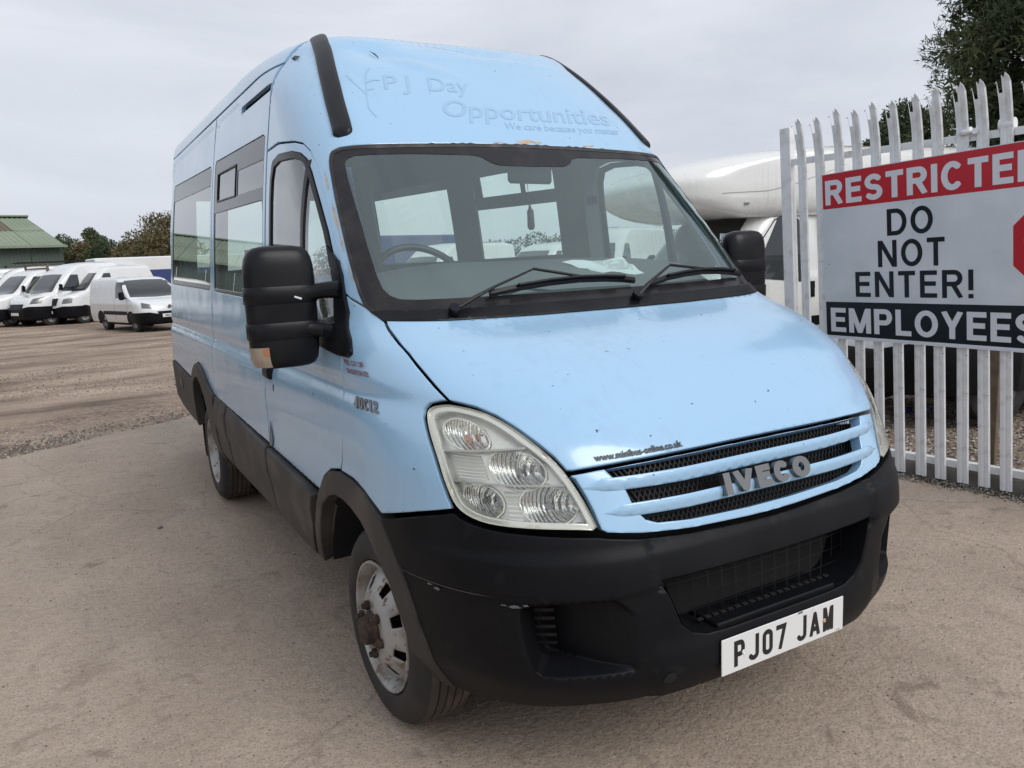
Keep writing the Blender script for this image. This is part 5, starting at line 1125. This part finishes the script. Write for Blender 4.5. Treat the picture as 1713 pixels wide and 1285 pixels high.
def bgvan(name, label, cat, K, L, corner, rz, wheel_r=.34, group=None, paint='white', top=None, bumper_h=.72, ws=(1.32, 2.0), grille=(.30, .70, .95), lamp=(.55, .88, .82, 1.05), side='', rim='steel', wcol=None, glass_='bgglass', zoff=0, plate=True, sw=None, doorwin=None, roofbar=False, mirror_z=1.5):
    sk = Skin(K, 1.2, .01, 41); ztop = top or K[-1][0]; zb = .30
    h = K[2][2]; th = rz; f = Vector((math.sin(th), -math.cos(th), 0)); w = Vector((math.cos(th), math.sin(th), 0)); s = 1 if w.dot(Vector((corner[0], corner[1], 0))-Vector((CAMLOC[0], CAMLOC[1], 0))) < 0 else -1
    O = Vector((corner[0], corner[1], 0)) - w*s*h*.93 + f*.12; O.z = float(gz(O.x, O.y)) + zoff
    r = empty(name, O, rz, label=label, cat=cat, group=group)
    yz_ = lambda p, sd=-1, closed=True: sk.yz(p, sd, .15, closed)
    pl = yz_([(L, ztop-.01), (L, zb), (1.3, zb)], -1, False) + yz_([(1.3, zb), (L, zb), (L, ztop-.01)], 1, False)
    sk.panel('body', pl, paint, r, gap=0, edge=0, th=0, hu=.10, hz=.035, h=.08, rows=np.arange(zb, ztop, .035))
    zz = np.arange(zb, ztop, .1); Wd = [abs(float(sk.S(sk.Uy(L, q, 1)[0], q)[0])) for q in zz]
    mk('rear_panel', [(-a, L, q) for a, q in zip(Wd, zz)]+[(a, L, q) for a, q in zip(Wd, zz)], [(i, i+1, len(zz)+i+1, len(zz)+i) for i in range(len(zz)-1)], paint, r)
    t = ztop-.02; mk('roof', [(-.3, 2.9, t), (.3, 2.9, t), (.3, L, t), (-.3, L, t)], [(0, 1, 2, 3)], paint, r)
    z0, z1 = ws; e = lambda z, k: float(np.interp(z, [z0, z1], k))
    def uws(z, q): return float(np.interp(q, sk.S(np.linspace(0, 1.2, 60), np.full(60, z))[:, 0], np.linspace(0, 1.2, 60)))
    hw = K[6][2]
    wsn = [(0, z1+.02), (-uws(z1, .72*hw), z1), (-uws((z0+z1)/2, .83*hw), (z0+z1)/2), (-uws(z0, .90*hw), z0), (0, z0-.03)]
    wso = sk.panel('windscreen', wsn[1:-1]+[(0, z0-.03)]+mir(wsn[1:-1])+[(0, z1+.02)], glass_, r, off=.006, th=.004, gap=0, edge=0, hu=.1, hz=.06, h=.06)
    b = yz_([(1.0, .30), (.95, bumper_h)], -1, False) + [(-.6, bumper_h+.02), (-.3, bumper_h-.05), (.3, bumper_h-.05), (.6, bumper_h+.02)] + yz_([(.95, bumper_h), (1.0, .30)], 1, False)
    sk.panel('front_bumper', b, 'plastic', r, off=.018, th=.02, gap=0, edge=.003, hu=.08, hz=.06, h=.06)
    g0, g1, g2 = grille; sk.panel('grille', [(-g0, g1), (g0, g1), (g0+.05, g2), (-g0-.05, g2)], 'gloss', r, off=.026, th=.03, gap=0, edge=.003, h=.06)
    for s_ in (-1, 1):
        q = [(-lamp[1], lamp[2]), (-lamp[0], lamp[2]-.02), (-lamp[0]-.02, lamp[3]-.06), (-lamp[1]+.03, lamp[3])]
        sk.panel('headlight', q if s_ < 0 else mir(q), 'silver', r, off=.010, th=.01, gap=0, edge=.003, h=.05)
        dw = doorwin or [(K[7][3]+.05, z0+.02), (K[7][3]+.85, z0), (K[7][3]+.85, z1-.02), (K[7][3]+.55, z1-.02)]
        sk.panel('side_window', yz_(dw, s_), 'bgglass', r, off=.006, th=.003, gap=0, edge=0, hu=.15, hz=.1)
        if sw: sk.panel('side_window', yz_(sw, s_), 'bgglass', r, off=.006, th=.003, gap=0, edge=0, hu=.3, hz=.2)
        # door shut lines, rubbing strip, mirror
        dy0, dy1 = K[7][3]-.10, K[7][3]+.98
        for yy in (dy0, dy1): sk.panel('door_gap', yz_([(yy, .42), (yy+.012, .42), (yy+.012, z0-.02), (yy, z0-.02)], s_), 'dark', r, off=.0015, th=0, gap=0, edge=0, hu=.1, hz=.2)
        sk.panel('rubbing_strip', yz_([(dy0+.05, .56), (dy1+1.0, .56), (dy1+1.0, .68), (dy0+.05, .68)], s_), 'plastic', r, off=.012, th=.012, gap=0, edge=.002, hu=.3, hz=.06)
        mb = MB(); mb.box((s_*(hw+.13), K[7][3]-.02, mirror_z), (.17, .11, .26), bev=.04); mb.tube([(s_*(hw-.06), K[7][3], mirror_z-.08), (s_*(hw+.12), K[7][3], mirror_z-.06)], .03, 6); mb.obj('mirror', 'plastic', r, False)
        for wy in (.88, L-.95):
            wv = empty('wheel', (s_*(hw-.10), wy, wheel_r)); wv.parent = r
            mb = MB(); mb.lathe([(s_*.02, .60*wheel_r), (s_*.025, .7*wheel_r), (s_*.02, .9*wheel_r), (0, wheel_r), (s_*-.18, wheel_r), (s_*-.2, .6*wheel_r)], 24); mb.obj('tyre', 'tyre', wv, True)
            mb = MB(); mb.lathe([(s_*.018, .62*wheel_r), (s_*-.01, .56*wheel_r), (s_*-.02, .3*wheel_r), (s_*.01, .22*wheel_r), (s_*.01, .001)], 24); mb.obj('wheel_rim', rim, wv, True)
            ar = sk.panel('wheel_arch', yz_([(wy+(wheel_r+.07)*math.cos(t_), max(.30, wheel_r+(wheel_r+.07)*math.sin(t_))) for t_ in np.linspace(math.radians(-5), math.radians(185), 16)], s_), 'dark', r, off=.004, th=0, gap=0, edge=0, hu=.2, hz=.15)
    mb = MB(); mb.box((0, L/2+.1, .33), (hw*1.7, L-.7, .22)); mb.obj('underbody', 'dark', r)
    if plate: mb = MB(); mb.box((0, -.045, .52), (.52, .01, .11)); mb.obj('number_plate', 'plate', r)
    return r, sk
VG = 'vans parked across the far side of the yard'
partner, psk = bgvan('small_van', 'small white van with black rubbing strip, parked nearest beside the minibus', 'van', CARK, 4.4, (.32, 25.9), math.radians(17), .31, VG, ws=(1.13, 1.66), bumper_h=.62, grille=(.32, .52, .66), lamp=(.52, .80, .78, .95), mirror_z=1.18, doorwin=[(1.22, 1.14), (2.05, 1.10), (2.05, 1.62), (1.72, 1.62)], rim='silver')
mb = MB(); mb.lathe([(-.055, .001), (-.055, .05), (-.045, .06)], 16, axis='Y', c=(0, .02, .80)); mb.obj('front_badge', 'silver', partner)
P_, T_ = font_word('LM60', .085, .002); mk('plate_lettering', [(x-.2, -.052, z+.49) for x, z in P_], [tuple(t) for t in T_], 'ink', partner, False)
bgvan('panel_van', 'high roofed white van with black bumper facing left, second from the left', 'van', VANK, 6.0, (-2.92, 34.6), math.radians(-60), .35, VG, lamp=(.62, .95, .92, 1.16), grille=(.34, .68, .90), bumper_h=.78)
bgvan('panel_van', 'white van with chrome edged grille facing left, between the high roofed and small vans', 'van', SPRK, 6.2, (-1.72, 34.4), math.radians(-56), .34, VG, grille=(.36, .78, 1.05), lamp=(.56, .86, .86, 1.08))
tr, trs = bgvan('cab_truck', 'white open backed truck with pale wheels at the far left edge', 'truck', SPRK, 5.6, (-4.35, 36.0), math.radians(-62), .34, VG, lamp=(.6, .9, .8, 1.0))
mb = MB()
for x in (-.9, .9): mb.box((x, 2.55, 1.95), (.07, .07, 1.1))
for z in (1.95, 2.3, 2.45): mb.box((0, 2.55, z), (1.8, .05, .06))
mb.obj('headboard', 'wood', tr)
# a second row behind: only roofs and flanks show
row2 = [((-9.0, 44.0), -75, 'VANK', 'pale van behind the truck at the far left, only its roof showing'),
        ((-5.6, 41.5), -80, 'VANK', 'long white van behind the left group with ladder rack above its roof'),
        ((2.8, 40.5), -84, 'VANK', 'long white van in the back row with its roof just above the small van')]
for c, a, k, lb in row2:
    rr_, ss_ = bgvan('panel_van', lb, 'van', VANK, 7.2, c, math.radians(a), .35, VG)
    if 'ladder' in lb:
        mb = MB()
        for x in (-.6, .6): mb.box((x, 4.6, 2.66), (.05, 4.6, .05))
        for k in range(16): mb.box((0, 2.6+k*.27, 2.66), (1.2, .05, .05))
        mb.obj('ladder_rack', 'dark', rr_)
bl = empty('box_trailer', (2.7, 37.0, -.2), math.radians(8), label='white box trailer with navy side and red printed panel next to the minibus', cat='trailer', group=VG)
mb = MB(); mb.box((0, 1, 1.75), (6.4, 2.2, 1.7), bev=.05); mb.obj('box_body', 'white', bl); mb = MB(); mb.box((-.3, -.115, 1.55), (4.6, .02, .95)); mb.obj('navy_panel', 'signblue', bl); mb = MB(); mb.box((.52, -.135, 1.62), (.75, .02, 1.0)); mb.obj('red_panel', 'signred', bl)
P_, T_ = stroke_word('E', .30, .34, .2); mk('panel_lettering', [(x+.42, -.148, z+1.58) for x, z in P_], [tuple(t) for t in T_], 'signl', bl, False)
mb = MB(); mb.box((0, 1, .78), (6.0, 1.8, .2)); mb.obj('trailer_frame', 'dark', bl)
for x in (-1.2, 1.2):
    mb = MB(); mb.lathe([(0, .001), (0, .25), (-.03, .36), (.2, .36)], 20, axis='Y', c=(x, -.02, .36)); mb.obj('wheel', 'tyre', bl, True)
# vehicles seen through the cab of the minibus
BG = 'vehicles seen through the minibus windows'
def away(px, d): # ground point on the bearing of a picture column at the given distance
    t = (px-856.5)/1315.9; v = _f+_r*t; q = v/np.linalg.norm(v[:2])*d; return (CAMLOC[0]+q[0], CAMLOC[1]+q[1])
bgvan('panel_van', 'white van seen through the rear side window of the minibus', 'van', VANK, 5.6, away(700, 27), math.radians(-70), .35, BG, paint='white')
bgvan('panel_van', 'long white van seen low through the middle window of the minibus', 'van', SPRK, 6.0, away(880, 26), math.radians(-75), .35, BG)
bgvan('panel_van', 'white van seen beside the pendant through the middle window of the minibus', 'van', VANK, 5.6, away(1010, 21), math.radians(-60), .35, BG)
mb = MB(); c = away(700, 34); mb.box((c[0], c[1], 1.5), (5.5, 2.3, 2.4), Matrix.Rotation(.3, 3, 'Z'), bev=.06); o = mb.obj('box_container', 'signblue'); tag(o, 'navy blue container beyond the vans, seen through the rear side window', 'container')

# motorhome behind the fence
MHK = VANK
mo, msk = bgvan('motorhome', 'cream coachbuilt motorhome with bulbous overcab, parked behind the white fence', 'motorhome', MHK, 2.6, (4.32, 5.72), math.radians(-99), .34, None, paint='cream', top=2.05, ws=(1.30, 1.93), glass_='bgglass', doorwin=[(1.42, 1.20), (2.18, 1.12), (2.24, 1.30), (2.24, 1.84), (2.12, 1.93), (1.86, 1.93)], mirror_z=1.4, zoff=.04)
OCK = [(1.93, 1.05, .93, 1.6, 4), (1.97, .75, .98, 1.4, 3.6), (2.05, .42, 1.03, 1.2, 3.3), (2.2, .16, 1.07, 1.1, 3.2), (2.35, .12, 1.08, 1.1, 3.2), (2.5, .30, 1.08, 1.3, 3.3), (2.62, .72, 1.07, 1.8, 3.5), (2.72, 1.35, 1.04, 2.4, 3.5), (2.80, 2.2, .9, 3.2, 3), (2.82, 2.8, .5, 3.8, 3)]
ok = Skin(OCK, 1.2, .01, 61)
pl = ok.yz([(6.8, 2.81), (6.8, 1.94), (1.7, 1.94)], -1, .1, False) + ok.yz([(1.7, 1.94), (6.8, 1.94), (6.8, 2.81)], 1, .1, False)
oc_ = ok.panel('overcab', pl, 'cream', mo, gap=0, edge=0, th=0, hu=.07, hz=.03, h=.06)
mk('roof', [(-.5, 2.8, 2.80), (.5, 2.8, 2.80), (.5, 6.8, 2.80), (-.5, 6.8, 2.80)], [(0, 1, 2, 3)], 'cream', mo)
mk('overcab_floor', [(-.9, 1.1, 1.945), (.9, 1.1, 1.945), (1.0, 2.7, 1.945), (-1.0, 2.7, 1.945)], [(0, 3, 2, 1)], 'cream', mo)
mb = MB(); mb.box((0, 4.65, 1.15), (2.16, 4.3, 1.64), bev=.03); mb.obj('coach_body', 'cream', mo); mb = MB(); mb.box((0, 4.6, .38), (2.10, 4.0, .26)); mb.obj('skirt', mat('beige_skirt', (.34, .30, .25), .6), mo)
for s_ in (-1, 1):
    f = (lambda p: p) if s_ < 0 else mir
    ok.panel('graphic_line', f(ok.yz([(.95, 2.215), (1.6, 2.235), (1.95, 2.30), (2.6, 2.48), (2.6, 2.487), (1.95, 2.31), (1.6, 2.244), (.95, 2.224)], -1, .05)), 'lampgrey', mo, off=.003, th=.003, gap=0, edge=0, hu=.1, hz=.05)
    ok.panel('marker_lamp', f(ok.yz([(1.27, 2.085), (1.34, 2.085), (1.34, 2.115), (1.27, 2.115)], -1, .02)), 'lampgrey', mo, off=.012, th=.012, gap=0, edge=.003, h=.02)
    msk.panel('door_handle', f(msk.yz([(2.26, .92), (2.36, .92), (2.36, 1.12), (2.26, 1.12)], -1, .03)), 'gloss', mo, off=.012, th=.012, gap=0, edge=.004, h=.03)
    dl = msk.yz([(1.30, 1.25), (1.55, 1.62), (1.80, 1.90), (2.0, 1.975), (2.45, 1.985), (2.45, 1.975), (2.0, 1.963), (1.81, 1.888), (1.56, 1.61), (1.31, 1.24)], -1, .05); msk.panel('door_edge', f(dl), 'dark', mo, off=.002, th=0, gap=0, edge=0, hu=.1, hz=.05, h=.04)
bgvan('small_van', 'white van with grey bumper behind the fence at the right edge', 'van', CARK, 4.2, (4.42, 2.35), math.radians(-104), .32, None, ws=(1.13, 1.66), bumper_h=.72, grille=(.32, .5, .66), lamp=(.5, .8, .78, .95), mirror_z=1.18, plate=False)
bgvan('small_van', 'dark vehicle just entering the picture at the left edge', 'car', CARK, 4.0, (-3.66, 12.0), math.radians(60), .31, None, ws=(1.13, 1.66), paint=mat('dark_green_paint', (.03, .05, .045), .3, coat=.5) , bumper_h=.62, grille=(.3, .5, .66), mirror_z=1.18)
# small things behind the fence
def at_ground(px, py, z):
    d = _f+_r*((px-856.5)/1315.9)-_u*((py-642.5)/1315.9); t = (z-CAMLOC[2])/d[2]; return np.array(CAMLOC)+d*t
p = at_ground(1655, 790, -.07); mb = MB(); mb.box((p[0], p[1], .62), (.075, .075, 1.5), Matrix.Rotation(.3, 3, 'Z'), bev=.006); tag(mb.obj('wooden_post', 'wood'), 'weathered wooden post standing in the gravel behind the fence', 'post')
p = at_ground(1549, 690, -.05); mb = MB(); mb.box((p[0], p[1], -.02), (.075, .05, .06), Matrix.Rotation(.6, 3, 'Z'), bev=.012); mb.tube([(p[0]-.01, p[1]-.01, 0), (p[0]+.02, p[1]+.02, .03)], .018, 8); tag(mb.obj('plastic_bottle', 'bluep'), 'bright blue plastic container lying on the gravel behind the fence', 'bottle')
p = at_ground(1521, 690, -.05); mb = MB(); mb.box((p[0], p[1], -.025), (.05, .04, .055), Matrix.Rotation(.2, 3, 'Z'), bev=.006); tag(mb.obj('plastic_box', 'navy'), 'small dark blue plastic piece on the gravel left of the blue container', 'box')
p = at_ground(268, 884, 0); mb = MB(); mb.box((p[0], p[1], .008), (.03, .022, .016), Matrix.Rotation(.6, 3, 'Z'), bev=.005); tag(mb.obj('pebble', 'greymetal'), 'single dark pebble on the concrete left of the minibus', 'pebble')

# barn
ba = empty('barn', (-1.45, 59.0, -.2), math.radians(14), label='green sheeted barn with pale green roof and brown rooflight at the far left', cat='barn')
def corr(name, p00, p10, p01, p11, m, par, n, amp):
    V = []; F = []; nn = Vector(np.cross(np.array(p10)-np.array(p00), np.array(p01)-np.array(p00))).normalized()
    for i in range(n*4+1):
        t = i/(n*4); a = Vector(p00).lerp(Vector(p10), t); b = Vector(p01).lerp(Vector(p11), t); o = nn*amp*(1, 1, 0, 0)[i % 4]; V += [a+o, b+o]
    for i in range(n*4): F.append((2*i, 2*i+2, 2*i+3, 2*i+1))
    return mk(name, V, F, m, par, False)
eh, rh, dp = 4.1, 6.45, 8.5
for k in range(9):
    x0, x1 = -k*1.9, -(k+1)*1.9+.03
    corr('wall_sheet', (x1, 0, 0), (x0, 0, 0), (x1, 0, eh), (x0, 0, eh), 'greenwall', ba, 8, .05)
    for j in range(2):
        a, b = j/2, (j+1)/2+.012; lerp = lambda t: (-.5+(dp+.5)*t, eh-.12+(rh-eh)*t)
        (ya, za), (yb, zb_) = lerp(a), lerp(b); m = 'skylight' if (k == 1 and j == 1) else 'greenroof'
        corr('roof_sheet', (x1, ya, za+.02*j), (x0, ya, za+.02*j), (x1, yb, zb_), (x0, yb, zb_), m, ba, 6, .05)
mk('gable_wall', [(0, 0, 0), (0, 19, 0), (0, 19, eh), (0, dp, rh-.1), (0, 0, eh)], [(0, 1, 2, 3, 4)], 'greenwall', ba, False)
mk('roof_sheet', [(.2, dp, rh), (-17.1, dp, rh), (-17.1, 19.5, eh-.12), (.2, 19.5, eh-.12)], [(0, 1, 2, 3)], 'greenroof', ba, False)
mb = MB(); mb.box((-8.5, dp, rh+.05), (17.3, .4, .1)); mb.obj('ridge_cap', 'greenroof', ba); mb = MB(); mb.box((-8.5, -.6, eh-.16), (17.3, .16, .14)); mb.obj('gutter', 'greenroof', ba); mb = MB(); mb.box((-3.4, -.08, 2.6), (.12, .1, .35)); mb.obj('wall_lamp', 'dark', ba)

# ================================================================ trees
def crown(name, clumps, leaves, size, m, par, seed, droop=0.0, wd=.35):
    """many small leaf blades gathered in clumps; clumps = (centre, radius) list"""
    r = np.random.default_rng(seed); C = np.array([c for c, _ in clumps]); R = np.array([q for _, q in clumps]); w = R**2/np.sum(R**2); k = r.choice(len(C), leaves, p=w)
    d = r.normal(size=(leaves, 3)); d /= np.linalg.norm(d, axis=1)[:, None]; rad = R[k]*(r.uniform(.25, 1.0, leaves)**.45); P = C[k]+d*rad[:, None]*np.array([1, 1, .85])
    s = size*r.uniform(.6, 1.5, leaves)[:, None]; a = r.normal(size=(leaves, 3)); a += d*1.2; a[:, 2] -= droop; a /= np.linalg.norm(a, axis=1)[:, None]; b = np.cross(a, r.normal(size=(leaves, 3))); b /= np.linalg.norm(b, axis=1)[:, None]+1e-9
    V = np.stack([P-b*s*wd, P+a*s, P+b*s*wd, P-a*s*.5], 1).reshape(-1, 3); F = (np.arange(leaves)[:, None]*4+np.array([0, 1, 2, 3])[None]).tolist()
    me = bpy.data.meshes.new(name); me.from_pydata(V.tolist(), [], F); me.materials.append(M[m]); o = bpy.data.objects.new(name, me); COL.objects.link(o); o.parent = par; return o
def tree(name, label, x, y, h, rad, m, seed, leaves=6000, size=.22, trunk_h=.35, cat='tree', group=None, squash=1.0, n=26):
    r = np.random.default_rng(seed); z0 = float(gz(x, y)); t = empty(name, (x, y, z0), label=label, cat=cat, group=group)
    mb = MB(); mb.tube([(0, 0, 0), (.1*rad, 0, h*.3), (-.05*rad, .05, h*.6), (0, 0, h*.85)], [h*.035, h*.028, h*.018, h*.006], 8)
    for i in range(7):
        a = r.uniform(0, 6.28); zz = h*r.uniform(.3, .65); mb.tube([(0, 0, zz), (math.cos(a)*rad*.4, math.sin(a)*rad*.4, zz+h*.10), (math.cos(a)*rad*.7, math.sin(a)*rad*.7, zz+h*.2)], [h*.014, h*.009, h*.004], 5)
    mb.obj('trunk', 'bark', t)
    cl = []
    for i in range(n):
        a = r.uniform(0, 6.28); q = r.uniform(0, 1)**.5; zz = h*(trunk_h+(1-trunk_h)*r.uniform(.08, .90)); k = math.sin(math.pi*min(1, max(.12, (zz/h-trunk_h*.6)/(1.02-trunk_h*.6)))**.8)
        cl.append(((math.cos(a)*rad*q*k*.8, math.sin(a)*rad*q*k*.8, zz), rad*r.uniform(.22, .42)))
    crown('crown', cl, leaves, size, m, t, seed); return t
HG = 'trees in the hedge line beyond the yard'
hx = [(138, 64, 4.9, 2.3, 'leafgreen', 'round green tree just right of the barn'), (158, 66, 4.4, 2.4, 'leafgreen', 'low green tree, second right of the barn'), (176, 62, 4.4, 2.2, 'leafbrown', 'yellowish bushy tree in the middle of the hedge line'), (186, 70, 5.9, 1.5, 'leafgreen', 'taller narrow tree rising above the hedge line'), (204, 60, 4.0, 2.4, 'leafdark', 'dark low tree in the hedge line'), (222, 62, 4.1, 2.4, 'leafgreen', 'green tree left of the autumn tree'), (242, 54, 3.5, 2.0, 'leafbrown', 'small brownish tree in front of the autumn tree'), (270, 52, 4.3, 2.1, 'leafbrown', 'brown autumn tree beside the rear of the minibus'), (300, 50, 5.0, 2.5, 'leafbrown', 'autumn tree half hidden behind the minibus')]
for i, (px, d, h, rd, m, lb) in enumerate(hx):
    c = away(px, d); tree('hedge_tree', lb, c[0], c[1], h, rd, m, 20+i, 15000, .10, .12, group=HG, n=46)
V = []; 
def hedge(name, label, p0, p1, h, w, m, seed, leaves, size, kind='stuff'):
    r = np.random.default_rng(seed); L = math.hypot(p1[0]-p0[0], p1[1]-p0[1]); n = int(L/1.1); cl = []
    for i in range(n):
        t = (i+r.uniform(-.4, .4))/n; x = p0[0]+(p1[0]-p0[0])*t; y = p0[1]+(p1[1]-p0[1])*t; hh = h*r.uniform(.8, 1.12)
        for j in range(3): cl.append(((x+r.normal(0, .3), y+r.normal(0, .3), hh*(j+.6)/3.3), w*r.uniform(.6, 1.0)))
    o = crown(name, cl, leaves, size, m, None, seed); 
    if kind == 'stuff': o['kind'] = 'stuff'
    return tag(o, label, 'hedge')
a, b = away(95, 66), away(360, 58); hedge('far_hedge', 'dark hedge closing the far side of the yard', a, b, 3.3, 1.4, 'leafdark', 50, 26000, .20)
a, b = away(560, 62), away(1500, 60); hedge('far_hedge', 'distant hedge seen through the minibus windows', a, b, 3.0, 1.3, 'leafgreen', 51, 52000, .13)
hedge('side_hedge', 'tall hedge along the left side of the yard', (-16, -8), (-15, 34), 4.3, 1.5, 'leafgreen', 52, 26000, .20)
for i, (px, d, h, rd, m, lb) in enumerate([(1488, 42, 8.1, 2.2, 'leafdark', 'distant dark tree between the fence spikes left of the conifer'), (1530, 44, 8.0, 2.4, 'leafgreen', 'distant green tree touching the conifer behind the fence spikes'), (1462, 46, 7.4, 1.6, 'leafgreen', 'smallest distant tree showing above the motorhome roof')]):
    c = away(px, d); tree('distant_tree', lb, c[0], c[1], h, rd, m, 60+i, 12000, .11, .3, group='distant trees behind the fence', n=34)
# big conifer
c = away(1812, 14.5); ct = empty('conifer_tree', (c[0], c[1], -.1), label='tall dark green conifer rising behind the fence at the top right', cat='tree')
mb = MB(); mb.tube([(0, 0, 0), (.05, 0, 5), (0, 0, 10.5)], [.22, .15, .03], 10); r = np.random.default_rng(77); cl = []
for i in range(430):
    z = r.uniform(.9, 11.0); a = r.uniform(0, 6.28); R0 = 2.35*min(1, (11.6-z)/6.2)**.8*(.88+.12*math.sin(z*2.1+a*2)); q = R0*(.55+.42*r.random()); x, y = q*math.cos(a), q*math.sin(a)
    cl.append(((x, y, z), .46*r.uniform(.5, 1.1)))
    if i % 3 == 0: mb.tube([(0, 0, z-.5), (x*.6, y*.6, z-.2), (x, y, z)], [.04, .025, .01], 5)
mb.obj('trunk', 'bark', ct)
crown('crown', cl, 170000, .062, 'leafconifer', ct, 78, -.2, .13)
crown('inner_foliage', [(tuple(np.array(c_)*np.array([.86, .86, 1])), r_*1.05) for c_, r_ in cl], 110000, .10, 'leafconifer', ct, 79, 0.0, .22)
